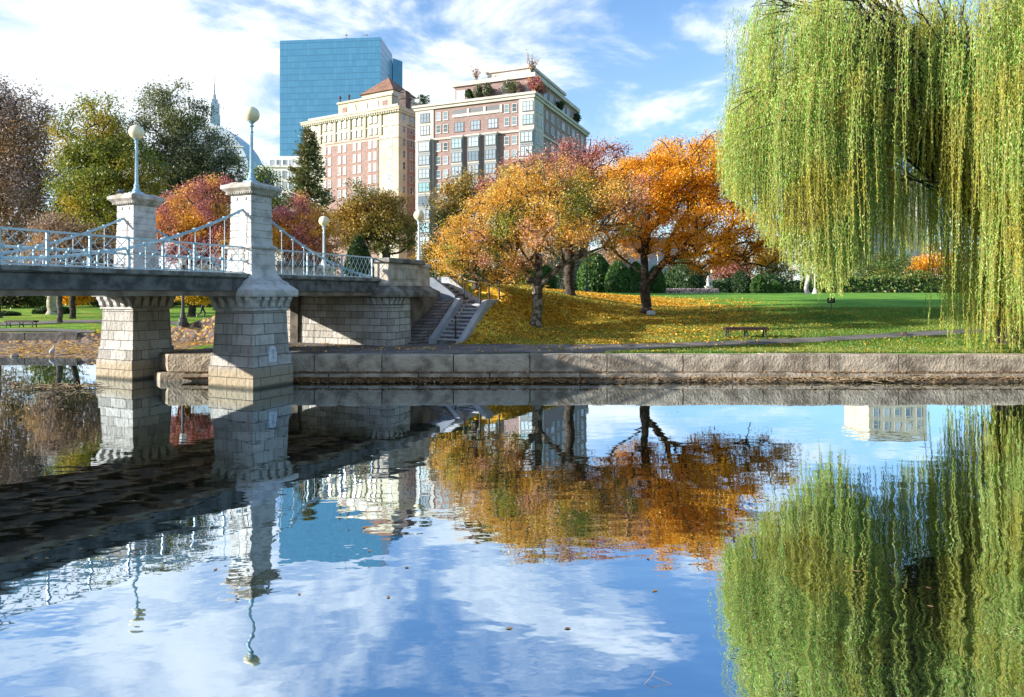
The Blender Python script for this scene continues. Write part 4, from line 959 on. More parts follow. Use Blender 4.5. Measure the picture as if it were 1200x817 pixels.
    V, F = seg_tubes(t0, t1, np.full(len(t0), .010), np.full(len(t0), .008), 3)
    obj('frond_stems', np_mesh('frond_stems', V, F, surf('willow_twig', (0.22, 0.20, 0.05), (0.36, 0.30, 0.08), .8, 3, 3, 10, .1, .01)), root)
    P = np.concatenate(LP)-[bx, by, bz]; Ax = np.concatenate(LA); print('willow leaves', len(P))
    V, F = leaf_quads(P, .125*rng.uniform(.6, 1.3, len(P)), .027, Ax, rng)
    obj('crown', np_mesh('crown', V, F, WILLOW), root)
willow()
# ------------------------------------------------------------------ buildings
def glass(name, c1, c2, rough=0.12):
    m, t, out = base_mat(name); v = objco(t)
    g = N(t, 'ShaderNodeObjectInfo').outputs['Random']
    col = mixc(t, g, c1, c2)
    p = N(t, 'ShaderNodeBsdfPrincipled'); t.links.new(col, p.inputs['Base Color']); p.inputs['Roughness'].default_value = rough; p.inputs['Specular IOR Level'].default_value = 0.8
    t.links.new(p.outputs[0], out.inputs[0]); MATS[name] = m; return m
PANE = glass('window_glass', (0.10, 0.16, 0.22), (0.50, 0.56, 0.62)); PANED = glass('dark_glass', (0.05, 0.08, 0.10), (0.24, 0.33, 0.38))
PANET = glass('teal_glass', (0.16, 0.36, 0.40), (0.55, 0.66, 0.70))
FRAMEW = plain('white_frame', (0.55, 0.53, 0.50), 0.6); FRAMED = plain('dark_frame', (0.10, 0.11, 0.12), 0.5); FRAMEG = plain('grey_frame', (0.20, 0.22, 0.23), 0.5)
def brickm(name, c1, c2, mortar, s=1.0):
    return ashlar(name, c1, c2, mortar, 0.9*s, 0.30*s, 0.02, 0.15)
CREAM = surf('cream_limestone', (0.46, 0.41, 0.31), (0.56, 0.51, 0.41), 0.85, 0.2, 5, 2, .1, .02)
PINKBR = brickm('pink_brick', (0.31, 0.19, 0.17), (0.39, 0.25, 0.225), (0.40, 0.31, 0.28))
DUSKBR = brickm('dusk_brick', (0.29, 0.19, 0.175), (0.37, 0.25, 0.235), (0.38, 0.30, 0.285))
PALESTONE = surf('pale_limestone', (0.47, 0.42, 0.38), (0.58, 0.53, 0.49), 0.85, 0.25, 5, 2, .1, .02)
_wm = {}
def window(parent, x, y, z, w, h, face, frame=FRAMEW, pane=PANE, mull=1, trans=0):
    """framed window; face 'f' looks along -y, 'r' along +x (local axes of the building)"""
    key = (round(w, 2), round(h, 2), face, frame.name, mull, trans)
    if key not in _wm:
        mb = MB(); d = 0.10; b = 0.09
        for a0, a1, c0, c1 in [(-w/2, w/2, -h/2, -h/2+b), (-w/2, w/2, h/2-b, h/2), (-w/2, -w/2+b, -h/2+b, h/2-b), (w/2-b, w/2, -h/2+b, h/2-b)] + [(-w/2+w*(k+1)/(mull+1)-.035, -w/2+w*(k+1)/(mull+1)+.035, -h/2+b, h/2-b) for k in range(mull)] + ([(-w/2+b, w/2-b, -.035, .035)] if trans else []):
            if face == 'f': mb.box(a0, a1, -d, -.0, c0, c1)
            else: mb.box(0, d, a0, a1, c0, c1)
        if face == 'f': mb.box(-w/2-.08, w/2+.08, -d-.08, 0, -h/2-.12, -h/2-.003)
        else: mb.box(0, d+.08, -w/2-.08, w/2+.08, -h/2-.12, -h/2-.003)
        pm = MB()
        if face == 'f': pm.box(-w/2+.05, w/2-.05, -.045, -.01, -h/2+.05, h/2-.05)
        else: pm.box(.01, .045, -w/2+.05, w/2-.05, -h/2+.05, h/2-.05)
        _wm[key] = (mb.mesh('window', frame), {}, pm)
    me, panes, pm = _wm[key]
    if pane.name not in panes: panes[pane.name] = pm.mesh('pane', pane)
    o = obj('window', me, parent, (x, y, z)); obj('pane', panes[pane.name], o); return o
class Facade:
    """building frame: origin at the left front corner, local x along the front, local y away"""
    def __init__(s, p0, p1): 
        s.p0 = p0; s.L = math.hypot(p1[0]-p0[0], p1[1]-p0[1]); s.d = ((p1[0]-p0[0])/s.L, (p1[1]-p0[1])/s.L); s.rz = math.atan2(s.d[1], s.d[0])
    def x(s, u):
        k = (u-U0)/FPX; return (k*s.p0[1]-s.p0[0])/(s.d[0]-k*s.d[1])
    def Y(s, x): return s.p0[1] + x*s.d[1]
    def z(s, v, x): return EYE + (V0-v)/FPX*s.Y(x)
    def xd(s, u, d):
        q = Facade((s.p0[0]-s.d[1]*d, s.p0[1]+s.d[0]*d), (s.p0[0]-s.d[1]*d+s.d[0], s.p0[1]+s.d[0]*d+s.d[1])); return q.x(u)
    def zd(s, v, x, d): return EYE + (V0-v)/FPX*(s.p0[1] + x*s.d[1] + s.d[0]*d)
    def yr(s, u, Lr):
        """depth along the right side face at local x=Lr"""
        cx_ = s.p0[0]+s.d[0]*Lr; cy_ = s.p0[1]+s.d[1]*Lr; n = (-s.d[1], s.d[0]); k = (u-U0)/FPX
        return (k*cy_-cx_)/(n[0]-k*n[1])
# blue glass tower, far behind
TY = 420.0
m, t, out = base_mat('curtain_wall'); v = objco(t)
s_ = N(t, 'ShaderNodeSeparateXYZ'); t.links.new(v, s_.inputs[0])
cb = N(t, 'ShaderNodeCombineXYZ'); t.links.new(math_node(t, 'ADD', s_.outputs[0], s_.outputs[1]), cb.inputs[0]); t.links.new(s_.outputs[2], cb.inputs[1])
br = N(t, 'ShaderNodeTexBrick'); br.offset = 0.0; t.links.new(cb.outputs[0], br.inputs['Vector']); setin(br, Scale=1.0)
br.inputs['Brick Width'].default_value = 2.2; br.inputs['Row Height'].default_value = 3.9; br.inputs['Mortar Size'].default_value = 0.05
br.inputs['Color1'].default_value = (0.05, 0.20, 0.36, 1); br.inputs['Color2'].default_value = (0.066, 0.232, 0.40, 1); br.inputs['Mortar'].default_value = (0.045, 0.13, 0.23, 1)
p = N(t, 'ShaderNodeBsdfPrincipled'); t.links.new(br.outputs[0], p.inputs['Base Color']); p.inputs['Roughness'].default_value = 0.22; p.inputs['Specular IOR Level'].default_value = 0.6
t.links.new(bump(t, noise(t, v, 0.12, 2), 0.15, 0.5), p.inputs['Normal']); t.links.new(p.outputs[0], out.inputs[0]); CURT = m
def TX(u, Y): return (u-U0)/FPX*Y
a, b = (TX(328, TY+6), TY+6), (TX(446, TY), TY)
c = (TX(459.5, TY+30), TY+30); c2 = (TX(460, TY+30.5), TY+31); d_ = (TX(471, TY+36), TY+38)
ztop = EYE + 302.5/FPX*TY
tw = thing('glass_tower', 'tall slab skyscraper of blue mirrored glass behind the brick buildings', 'building', (a[0], a[1], 0))
def rel(q): return (q[0]-a[0], q[1]-a[1])
poly = [rel(a), rel(b), rel(c), (rel(c)[0]-4, rel(c)[1]+30), (rel(a)[0]-2, rel(a)[1]+45)]
MB().prism(poly, 'z', 0, ztop).build('shaft', CURT, tw)
MB().prism([rel((c[0]+.15, c[1]+1.5)), rel(d_), (rel(d_)[0]-4, rel(d_)[1]+26), (rel(c)[0]-4, rel(c)[1]+29)], 'z', 0, ztop-2.0).build('rear_shaft', CURT, tw)
mb = MB()
for q0, q1 in ((a, b), (b, c)):      # fine slab edges between the floors
    L = math.hypot(q1[0]-q0[0], q1[1]-q0[1]); dx, dy = (q1[0]-q0[0])/L, (q1[1]-q0[1])/L; nx_, ny_ = dy, -dx
    zf = 3.9
    while zf < ztop:
        p0 = rel(q0); p1 = rel(q1); e = .05
        mb.add([(p0[0], p0[1], zf-.16), (p1[0], p1[1], zf-.16), (p1[0]+nx_*e, p1[1]+ny_*e, zf-.16), (p0[0]+nx_*e, p0[1]+ny_*e, zf-.16), (p0[0], p0[1], zf+.16), (p1[0], p1[1], zf+.16), (p1[0]+nx_*e, p1[1]+ny_*e, zf+.16), (p0[0]+nx_*e, p0[1]+ny_*e, zf+.16)], [(0,3,2,1),(4,5,6,7),(0,1,5,4),(1,2,6,5),(2,3,7,6),(3,0,4,7)]); zf += 3.9
mb.build('floor_band', plain('floor_band_blue', (0.04, 0.16, 0.29), 0.3), tw)
for u, h in ((375, 6), (405, 9), (429, 9)):
    x_ = TX(u, TY+14)-a[0]; mb = MB().tube([(x_, 10, ztop), (x_, 10, ztop+h)], [.45, .16], 6)
    if h > 7:
        for q in (3, 5, 7): mb.box(x_-.9, x_+.9, 9.7, 10.3, ztop+q, ztop+q+.5)
    mb.build('mast', FRAMEG, tw)
x_ = TX(387, TY+14)-a[0]; MB().box(x_-2.5, x_+2.5, 6, 12, ztop, ztop+2.2).build('roof_plant', FRAMED, tw)

# cream and pink brick hotel
f = Facade((-53.1, 175.0), (-26.6, 160.0)); hz = EYE + 221/FPX*160.0
ht = thing('brick_hotel', 'cream and pink brick hotel with arched top windows and a brown pyramid roof', 'building', (f.p0[0], f.p0[1], 0), f.rz)
L = f.L; DP = 20.0
MB().box(0, L, 0, DP, 0, hz-1.2).build('wall', CREAM, ht)
bx0, bx1 = f.x(381.5), f.x(444); zb1 = f.z(165, (bx0+bx1)/2)
MB().box(bx0, bx1, -.12, .5, 2, zb1).build('brick_panel', PINKBR, ht)
MB().box(L-.3, L+.10, 3.2, DP-.01, 2, hz-3.5).build('side_brick', PINKBR, ht)
mb = MB()
for z0, z1, e in ((hz-1.2, hz-.75, .45), (hz-.75, hz-.2, .75), (hz-.2, hz, .9)): mb.box(-e, L+e, -e, DP+e, z0+.003, z1)
for k in range(44): mb.box(-.6+k*L/43, -.25+k*L/43, -.62, -.44, hz-1.2, hz-.76)
mb.build('cornice', CREAM, ht)
for v_ in (152.5, 166.5): 
    zz_ = f.z(v_, L*.6); MB().box(-.14, L+.16, -.20, DP*.98, zz_-.18, zz_+.18).build('string_course', CREAM, ht)
pairs = [381.5+4, 402, 419.5, 437.5]; cols = []
for pc in (384, 401.5, 419, 437): cols += [f.x(pc-3.0), f.x(pc+3.0)]
rows = [143.5+5, 157.5, 172.5, 186, 199.5, 213, 226.5, 240]
zr_ = [f.z(v_, f.x(410)) for v_ in (144.5, 157.5, 173, 186.5, 199.5, 213, 226.5)]
for z_ in zr_:
    for x_ in cols:
        window(ht, x_, -.12, z_, .95, 1.85, 'f', FRAMEW, PANE if random.random() < .6 else PANED, 0, 1)
    window(ht, f.x(457), 0, z_, 1.15, 1.9, 'f', FRAMEW, PANE, 0, 1)
    window(ht, f.x(367), 0, z_, 1.15, 1.9, 'f', FRAMEW, PANE, 0, 1)
    for y_ in (2.0, 4.6, 6.4): window(ht, L+(.10 if y_ > 3 else 0), y_, z_, 1.0, 1.8, 'r', FRAMEW, PANED, 0, 1)
zlow, zhi = zr_[1]-1.3, zr_[0]+1.35     # pilaster strips framing the upper pairs
for pc in (375.5, 392.8, 410.2, 428, 446.5):
    x_ = f.x(pc); MB().box(x_-.35, x_+.35, -.30, -.003, zlow, zhi).build('pilaster', CREAM, ht)
# penthouse with arches, pyramid roof, chimney
px0, px1 = f.xd(396.5, 3), f.xd(459, 3); pz = f.zd(109, px1, 3)-.5
MB().box(px0, px1, 3.0, 14, hz+.003, pz).build('penthouse', CREAM, ht)
MB().box(px0-.3, px1+.3, 2.7, 14.3, pz+.003, pz+.5).build('penthouse_cornice', CREAM, ht)
for k, u in enumerate((413, 426.5, 439.5)):
    x_ = f.xd(u, 3); mb = MB(); pts = [(x_-1.2, hz+1.0), (x_+1.2, hz+1.0)] + [(x_+1.2*math.cos(a_), hz+2.6+1.2*math.sin(a_)) for a_ in np.linspace(0, math.pi, 9)]
    w = mb.prism(pts, 'y', 2.86, 2.997).build('arched_window', CREAM, ht)
    pts2 = [(x_-.95, hz+1.05), (x_+.95, hz+1.05)] + [(x_+.95*math.cos(a_), hz+2.6+.95*math.sin(a_)) for a_ in np.linspace(0, math.pi, 9)]
    MB().prism(pts2, 'y', 2.80, 2.855).build('pane', PANED, w)
for u in (404, 451): MB().box(f.xd(u, 3)-.7, f.xd(u, 3)+.7, 2.9, 2.997, hz+1.2, pz-1.0).build('brick_panel', PINKBR, ht)
MB().box(0.6, L-.6, .5, .7, hz+.02, hz+1.0).build('roof_rail', FRAMED, ht)
rx0, rx1 = f.xd(424, 4.2), px1-.6; rz = f.zd(108.5, (rx0+rx1)/2, 4.2); ap = f.zd(91, (rx0+rx1)/2, 8.5)
MB().box(rx0, rx1, 4.2, 12.8, pz+.5, max(rz, pz+1.0)).build('tower_room', CREAM, ht)
mx_, my_ = (rx0+rx1)/2, 8.5
mb = MB(); mb.add([(rx0-.5, 3.7, rz), (rx1+.5, 3.7, rz), (rx1+.5, 13.3, rz), (rx0-.5, 13.3, rz), (mx_, my_, ap)], [(3,2,1,0), (0,1,4), (1,2,4), (2,3,4), (3,0,4)])
roof = mb.build('pyramid_roof', surf('brown_tiles', (0.17, 0.09, 0.06), (0.27, 0.15, 0.10), .9, .8, 4, 3, .6, .1), ht)
MB().tube([(mx_, my_, ap-.2), (mx_, my_, ap+1.1)], [.18, .06], 6).lathe(mx_, my_, [(ap+.3, .1), (ap+.5, .32), (ap+.7, .1)], 8).build('finial', FRAMED, roof)
for y_ in (1.0,):
    x_ = L-.9; zc = EYE + (V0-106)/FPX*163
    MB().loft(x_+.1, 3.5, [(hz, .95, .95), (zc-2.2, .95, .95), (zc-2.1, 1.15, 1.15), (zc-1.6, 1.15, 1.15), (zc-1.5, .75, .75), (zc-.6, .75, .75), (zc-.5, .95, .95), (zc, .5, .5)]).build('chimney', surf('dark_chimney', (0.07, 0.055, 0.05), (0.13, 0.10, 0.09), .9, 1, 4, 4, .4, .05), ht)
for u in (398.5, 409): x_ = f.xd(u, 3.3); MB().tube([(x_, 3.3, pz+.5), (x_, 3.3, pz+1.6)], .22, 6).lathe(x_, 3.3, [(pz+1.6, .3), (pz+1.9, .38), (pz+2.3, .1)], 8).build('roof_urn', MATS['dark_chimney'], ht)

# tall brick apartment block with bay windows and roof terraces
f = Facade((-21.1, 150.8), (4.4, 140.0)); L = f.L; z1 = EYE + 238/FPX*140; DP = 37.5
ab = thing('apartment_block', 'tall brick and limestone apartment block with bay windows and planted roof terraces', 'building', (f.p0[0], f.p0[1], 0), f.rz)
MB().box(0, L, 0, DP, 0, z1-1.1).build('wall', DUSKBR, ab)
xw0, xw1 = f.x(508.5), f.x(608.5)
MB().box(-.15, xw0, -.18, 4, 0, z1-1.1).build('limestone_corner', PALESTONE, ab)
MB().box(xw1, L+.18, -.18, 5.5, 0, z1-1.1).build('limestone_corner', PALESTONE, ab)
mb = MB()
for z0_, zz1, e in ((z1-1.1, z1-.5, .45), (z1-.5, z1, .75)): mb.box(-e, L+e, -e, DP+e, z0_+.003, zz1)
mb.build('cornice', PALESTONE, ab)
zs = f.z(158.5, f.x(560)); MB().box(-.2, L+.22, -.30, DP, zs-.22, zs+.22).build('string_course', PALESTONE, ab)
zrow = [f.z(v_, f.x(550)) for v_ in (132.5, 147.5)]; dz_ = 2.95
zrow += [zs-1.75-dz_*k for k in range(8)]
for k, z_ in enumerate(zrow):
    for u in (514, 522.5): window(ab, f.x(u), 0, z_, 1.15, 1.75, 'f', FRAMEW, PANED if random.random() < .5 else PANE, 0, 1)
    if k < 6:
        for u in (594, 603): window(ab, f.x(u), 0, z_, 1.1, 1.75, 'f', FRAMEW, PANED, 0, 1)
    if k < 2:
        window(ab, f.x(498.5), -.18, z_, 2.3, 2.0, 'f', FRAMED, PANE, 2, 1); window(ab, f.x(619), -.18, z_, 2.3, 2.0, 'f', FRAMED, PANET, 2, 1)
        if k == 1:
            for u in (538, 557, 577.5): window(ab, f.x(u), 0, z_, 2.3, 2.0, 'f', FRAMED, PANE, 2, 1)
    for y_ in (1.7, 3.8): 
        if k < 7: window(ab, L+.18, y_, z_, 1.0, 1.75, 'r', FRAMEW, PANED, 0, 1)
    if k < 6:
        for j in range(8): window(ab, L, 8 + j*3.7, z_, 1.9 if j % 2 else 1.1, 1.8, 'r', FRAMEW, PANED if (j+k) % 3 else PANE, 1, 0)
# loggia recess on the top floor
for k, u in enumerate((539, 558, 577)):
    x_ = f.x(u); lg = MB().box(x_-1.7, x_+1.7, -.05, .2, zrow[0]-.5, zrow[0]+.95).build('loggia', FRAMED, ab)
    MB().box(x_-1.7, x_+1.7, -.22, -.06, zrow[0]-.65, zrow[0]-.05).build('parapet', PALESTONE, lg); MB().box(x_+1.75, x_+2.3, -.2, .1, zrow[0]-.7, zrow[0]+1.0).build('pier', PALESTONE, lg)
def bay(xc, w, ztop_, name='bay_window'):
    b_ = MB().prism([(xc-w/2, -.001), (xc-w/2+.15, -1.0), (xc+w/2-.15, -1.0), (xc+w/2, -.001)], 'z', 2, ztop_).build(name, FRAMEG, ab)
    MB().prism([(xc-w/2-.1, -.004), (xc-w/2, -1.15), (xc+w/2, -1.15), (xc+w/2+.1, -.004)], 'z', ztop_+.002, ztop_+.35).build('bay_roof', PALESTONE, b_)
    k = 0; z_ = ztop_-1.3
    while z_ > 6:
        window(b_, xc, -1.0, z_, w-.55, 2.0, 'f', FRAMED, PANET if k % 3 == 0 else PANE, 2, 1); 
        MB().box(xc-w/2+.2, xc+w/2-.2, -1.08, -1.001, z_-1.55, z_-1.22).build('spandrel', PALESTONE if k % 2 else FRAMEG, b_); z_ -= dz_; k += 1
for u, w in ((499.5, 3.3), (537.5, 3.0), (557, 3.0), (577, 3.0), (619, 3.2)): bay(f.x(u), w, zs-.25 if 508 < u < 610 else zs-.25)
# setbacks, terraces
s0, s1 = f.x(519)+1.4, f.x(621.5)-.4; z2 = EYE + (V0-91)/FPX*143.5
MB().box(s0, s1, 3.0, DP-4, z1+.003, z2).build('setback_wall', DUSKBR, ab)
MB().box(s0-.5, s1+.5, 2.5, DP-3.5, z2+.002, z2+.9).build('terrace_band', PALESTONE, ab)
s2, s3 = f.x(546)+2.2, f.x(614)-.8; z3 = EYE + (V0-80)/FPX*147
MB().box(s2, s3, 6.2, DP-9, z2+.9, z3).build('setback_wall', PALESTONE, ab)
MB().box(s2-.4, s3+.4, 5.8, DP-8.6, z3+.002, z3+.6).build('terrace_band', PALESTONE, ab)
for u in (527.5, 547, 580, 607): window(ab, f.x(u)+1.0, 3.0, z1+2.3, 2.2 if u < 530 else 1.3, 2.0, 'f', FRAMEW, PANE, 1, 1)
for j in range(6): window(ab, s1, 6 + j*4, z1+2.3, 2.0, 1.9, 'r', FRAMEW, PANED, 1, 0)
def fl(x, y): return (f.p0[0]+f.d[0]*x-f.d[1]*y, f.p0[1]+f.d[1]*x+f.d[0]*y)
def roof_bush(label, x, y, z, r, h, lm, seed, n=900, wispy=False):
    wx, wy = fl(x, y); rng = np.random.default_rng(seed); root = thing('terrace_shrub', label, 'shrub', (wx, wy, z), 0, 'shrubs on the roof terraces')
    MB().loft(0, 0, [(0, .5, .5), (.55, .6, .6), (.6, .55, .55)]).build('planter', FRAMEG, root); MB().tube([(0, 0, .5), (.05, 0, h*.6)], [.09, .05], 5).build('stem', BARKD, root)
    d = rand_dirs(rng, n)*rng.random(n)[:, None]**.4; P = np.array([0, 0, .5+h*.55]) + d*np.array([r, r, h*.5])
    if wispy:
        tw_ = 16; a_ = rng.random(tw_)*6.28; sp_ = rng.random(tw_)*r; hh_ = h*rng.uniform(.55, 1.05, tw_); mb = MB()
        for q in range(tw_): mb.tube([(0, 0, .5), (sp_[q]*.4*math.cos(a_[q]), sp_[q]*.4*math.sin(a_[q]), hh_[q]*.55), (sp_[q]*math.cos(a_[q]), sp_[q]*math.sin(a_[q]), hh_[q])], [.05, .035, .015], 4)
        mb.build('twigs', BARK, root); k_ = rng.integers(0, tw_, n); f_ = rng.uniform(.45, 1.05, n)
        P = np.stack([sp_[k_]*np.cos(a_[k_])*f_, sp_[k_]*np.sin(a_[k_])*f_, hh_[k_]*f_], 1) + rng.normal(size=(n, 3))*.16
    else: P += .35*np.sin(P[:, [1, 2, 0]]*3.1 + seed)
    V_, F_ = leaf_quads(P, (.28 if wispy else .42)*rng.uniform(.5, 1.2, n), .28, rand_dirs(rng, n), rng)
    obj('foliage', np_mesh('foliage', V_, F_, lm), root)
yt = 1.3
roof_bush('round green bush in the middle of the front roof terrace', f.x(555)+.4, yt, z1, 1.1, 2.6, GREYGR, 1); roof_bush('twin green bush beside the middle one on the front roof terrace', f.x(566)+.4, yt, z1, 1.25, 2.6, GREYGR, 2)
roof_bush('pointed dark bush left of the paired bushes on the terrace', f.x(545)+.4, yt, z1, .9, 1.9, DKGREEN, 3); roof_bush('broad dark green bush on the right of the front terrace', f.x(593)+.3, yt, z1, 1.6, 2.9, GREYGR, 4)
roof_bush('grey twiggy bush next to the broad bush on the terrace', f.x(606), yt, z1, 1.2, 2.8, WEEPM, 5, 260, True); roof_bush('red-leaved bush at the terrace corner', f.x(622)+.2, 2.0, z1, 1.9, 3.0, PURPLE, 6, 1100)
roof_bush('second red bush spilling over the terrace corner', L-.5, 4.5, z1, 1.7, 2.7, PURPLE, 7, 900); roof_bush('bare pink twiggy tree on the upper terrace at its left end', f.x(533)+3.0, 4.5, z2+.9, 1.6, 3.6, PINKM, 8, 240, True)
roof_bush('bare russet twiggy tree at the right end of the upper terrace', s3+.6, 5.0, z2+.9, 1.8, 4.6, PINKM, 9, 300, True); roof_bush('spiky dark palm-like bush on the low left roof edge', .6, 2.2, z1, 1.4, 2.6, DKGREEN, 10, 500)
roof_bush('dark bush half way along the side roof edge', L-.6, 18, z1, 1.3, 2.4, DKGREEN, 11); roof_bush('small dark bush at the far end of the side roof edge', L-.6, 31, z1, 1.1, 2.8, DKGREEN, 12)

# white low office block, far spire tower, curved roof building
Yb = 210.0; x0, x1 = TX(304, Yb), TX(362, Yb); zt = EYE + (V0-181)/FPX*Yb
wb = thing('white_office', 'low white stone office block with rows of tall windows below the glass tower', 'building', (x0, Yb, 0), 0)
PW = surf('white_stone', (0.72, 0.70, 0.67), (0.84, 0.82, 0.79), .85, .2, 4, 2, .1, .02)
MB().box(0, x1-x0, 0, 25, 0, zt-4).build('wall', PW, wb); MB().box(2, x1-x0, 2.5, 24, zt-4, zt).build('upper_floor', PW, wb); MB().box(-.4, x1-x0+.4, -.4, 25, zt-4+.003, zt-3.5).build('cornice', PW, wb)
for k in range(7):
    for j in range(3): window(wb, 1.6+k*2.0, 0, zt-6.2-j*3.4, 1.2, 2.4, 'f', FRAMEW, PANE, 0, 1)
    window(wb, 2.9+k*2.0, 2.5, zt-2.0, 1.1, 1.6, 'f', FRAMEW, PANE, 0, 0)
Yb = 520.0; x_ = TX(251, Yb); zt = EYE + (V0-74)/FPX*Yb; zb_ = EYE + (V0-117)/FPX*Yb
sp = thing('spire_tower', 'slim pale tower with a tall needle spire far behind the grey-green tree', 'building', (x_, Yb, 0), .6)
PG = surf('pale_grey_cladding', (0.46, 0.50, 0.56), (0.60, 0.63, 0.68), .6, .1, 4, 1, .1, .02)
mb = MB().loft(0, 0, [(0, 3.6, 3.6), (zb_-12, 3.6, 3.6), (zb_-11.9, 3.2, 3.2), (zb_-3, 3.2, 3.2), (zb_-2.9, 2.3, 2.3), (zb_, 2.2, 2.2)])
for k in range(6):
    for s_ in (-1, 1): mb.box(-3.2+k*1.2, -2.8+k*1.2, s_*3.3-.35, s_*3.3+.35, 10, zb_-12); mb.box(s_*3.3-.35, s_*3.3+.35, -3.2+k*1.2, -2.8+k*1.2, 10, zb_-12)
mb.build('shaft', PG, sp); MB().lathe(0, 0, [(zb_, 1.6), (zb_+4, 1.3), (zb_+4.2, .7), (zb_+12, .5), (zb_+12.1, .32), (zt, .12)], 8).build('spire', FRAMEW, sp)
Yb = 330.0; xa, xb = TX(225, Yb), TX(291, Yb)
cv_ = thing('curved_roof_building', 'pale glass building with a sloping curved roof behind the near bridge lamp', 'building', (xa, Yb, 0))
zt = lambda v_: EYE + (V0-v_)/FPX*Yb
pts = [(0, 0), (xb-xa, 0), (xb-xa, zt(196))] + [(TX(u, Yb)-xa, zt(v_)) for u, v_ in ((290, 186), (283, 172), (274, 160), (262, 150), (248, 144), (232, 141), (225, 141))]
MB().prism(pts, 'y', 0, 22).build('wall', surf('bluish_panel', (0.40, 0.48, 0.58), (0.55, 0.62, 0.70), .35, .1, 3, 1, .1, .02), cv_)
for v_ in (150, 160, 172, 184): MB().box(4, TX(286 if v_ > 170 else 258, Yb)-xa, -.4, -.003, zt(v_)-.3, zt(v_)+.3).build('floor_band', FRAMEW, cv_)
# pale town house glimpsed between the trunks, cream block behind the willow
Yb = 165.0; x0, x1 = TX(735, Yb), TX(800, Yb)
gb = thing('grey_townhouse', 'pale blue-grey building glimpsed between the trunks of the orange tree', 'building', (x0, Yb, 0))
MB().box(0, x1-x0, 0, 12, 0, EYE+(V0-292)/FPX*Yb).build('wall', surf('pale_slate_wall', (0.36, 0.40, 0.46), (0.48, 0.52, 0.58), .8, .3, 4, 3, .1, .02), gb)
for k in range(5):
    for j in range(2): window(gb, 1.6+k*2.6, 0, 6.0+j*3.6, 1.3, 2.2, 'f', FRAMEW, PANED, 0, 1)
MB().prism([(0, EYE+(V0-292)/FPX*Yb+.003), (x1-x0, EYE+(V0-292)/FPX*Yb+.003), (x1-x0-1.5, EYE+(V0-278)/FPX*Yb), (1.5, EYE+(V0-278)/FPX*Yb)], 'y', .0, 12).build('roof', FRAMEG, gb)
Yb = 190.0; x0, x1 = TX(1018, Yb), TX(1086, Yb); zt = EYE + (V0-206)/FPX*Yb
cb_ = thing('cream_block', 'cream stone block half hidden behind the willow fronds', 'building', (x0, Yb, 0))
MB().box(0, x1-x0, 0, 14, 0, zt).build('wall', CREAM, cb_); MB().box(-.5, x1-x0+.5, -.5, 14.5, zt+.003, zt+.9).build('cornice', CREAM, cb_)
for k in range(5):
    for j in range(7): window(cb_, 2+k*3, 0, zt-3-j*3.6, 1.5, 2.1, 'f', FRAMEW, PANE, 0, 1)
# ------------------------------------------------------------------ lamps
def globe_lamp(label, x, y, zb, zg, r, mat, group, scroll=False):
    root = thing('globe_lamp', label, 'lamp', (x, y, zb), BRZ, group); H = zg - zb
    MB().loft(0, 0, [(0, .20, .20), (.07, .20, .20), (.10, .15, .15)]).build('base', mat, root, bevel=.01)
    mb = MB().lathe(0, 0, [(.10, .13), (.16, .15), (.20, .10), (.30, .085), (.34, .10), (.38, .075), (.42, .058), (H-.62, .045), (H-.60, .065), (H-.56, .065), (H-.54, .045), (H-.42, .045), (H-.40, .075), (H-.36, .08), (H-.34, .05), (H-r-.04, .06), (H-r+.02, .12), (H-r+.05, .12)], 12)
    for k in range(8):
        a = k*math.pi/4; mb.tube([(.054*math.cos(a), .054*math.sin(a), .46), (.045*math.cos(a), .045*math.sin(a), H-.66)], .009, 4)
    mb.build('post', mat, root, smooth=False)
    MB().lathe(0, 0, [(H + r*math.sin(a), max(.012, r*math.cos(a))) for a in np.linspace(-1.25, 1.56, 14)], 20).build('globe', GLOBE, root, smooth=True)
    if scroll:
        for s_ in (1,):
            pts = [(0, -.05*s_, H-.6)] + [(0, -s_*(.1+.045*k + .05*math.sin(k)), H-.62+.16*math.sin(k*.7)+.03*k) for k in range(1, 8)]
            MB().tube(pts, .018, 5).build('scroll_bracket', BLACKIRON, root, smooth=True)
    return root
p = L2W(PT, PYN); globe_lamp('blue lamp post with cream globe on the near bridge pier', p[0], p[1], 6.72, 9.03, .265, BLUE, 'globe lamps on the bridge')
p = L2W(PT, PYF); globe_lamp('blue lamp post with cream globe on the far bridge pier', p[0], p[1], 6.72, 9.03, .265, BLUE, 'globe lamps on the bridge')
p = L2W(9.95, -.05); globe_lamp('pale lamp post with cream globe and curled bracket on the abutment by the steps', p[0], p[1], 4.42, 6.62, .245, PALEBLUE, 'globe lamps on the bridge', True)
p = L2W(9.95, 5.45); globe_lamp('globe lamp on the far side of the abutment behind the railing', p[0], p[1], 4.42, 6.62, .245, PALEBLUE, 'globe lamps on the bridge')
def park_lamp(label, u, Y, vtop, black=True, v_of=None):
    x, y, z = GY(u, Y); H = EYE - (vtop-V0)/FPX*Y - z; m_ = BLACKIRON if black else FRAMEW
    root = thing('park_lamp', label, 'lamp', (x, y, z), 0, 'lamp posts in the park')
    MB().lathe(0, 0, [(-.05, .30), (.10, .30), (.14, .24), (.34, .22), (.40, .15), (.62, .13), (.70, .09), (H-.75, .065), (H-.70, .10), (H-.62, .06), (H-.56, .12), (H-.52, .12)], 10).build('post', m_, root)
    MB().lathe(0, 0, [(H-.52, .10), (H-.40, .16), (H-.15, .20), (H-.10, .12)], 8).build('lantern', GLOBE if not black else plain('lantern_glass', (.5, .5, .46), .2) if 'lantern_glass' not in MATS else MATS['lantern_glass'], root)
    MB().lathe(0, 0, [(H-.10, .24), (H-.04, .20), (H+.05, .06), (H+.12, .03)], 8).build('lantern_cap', m_, root)
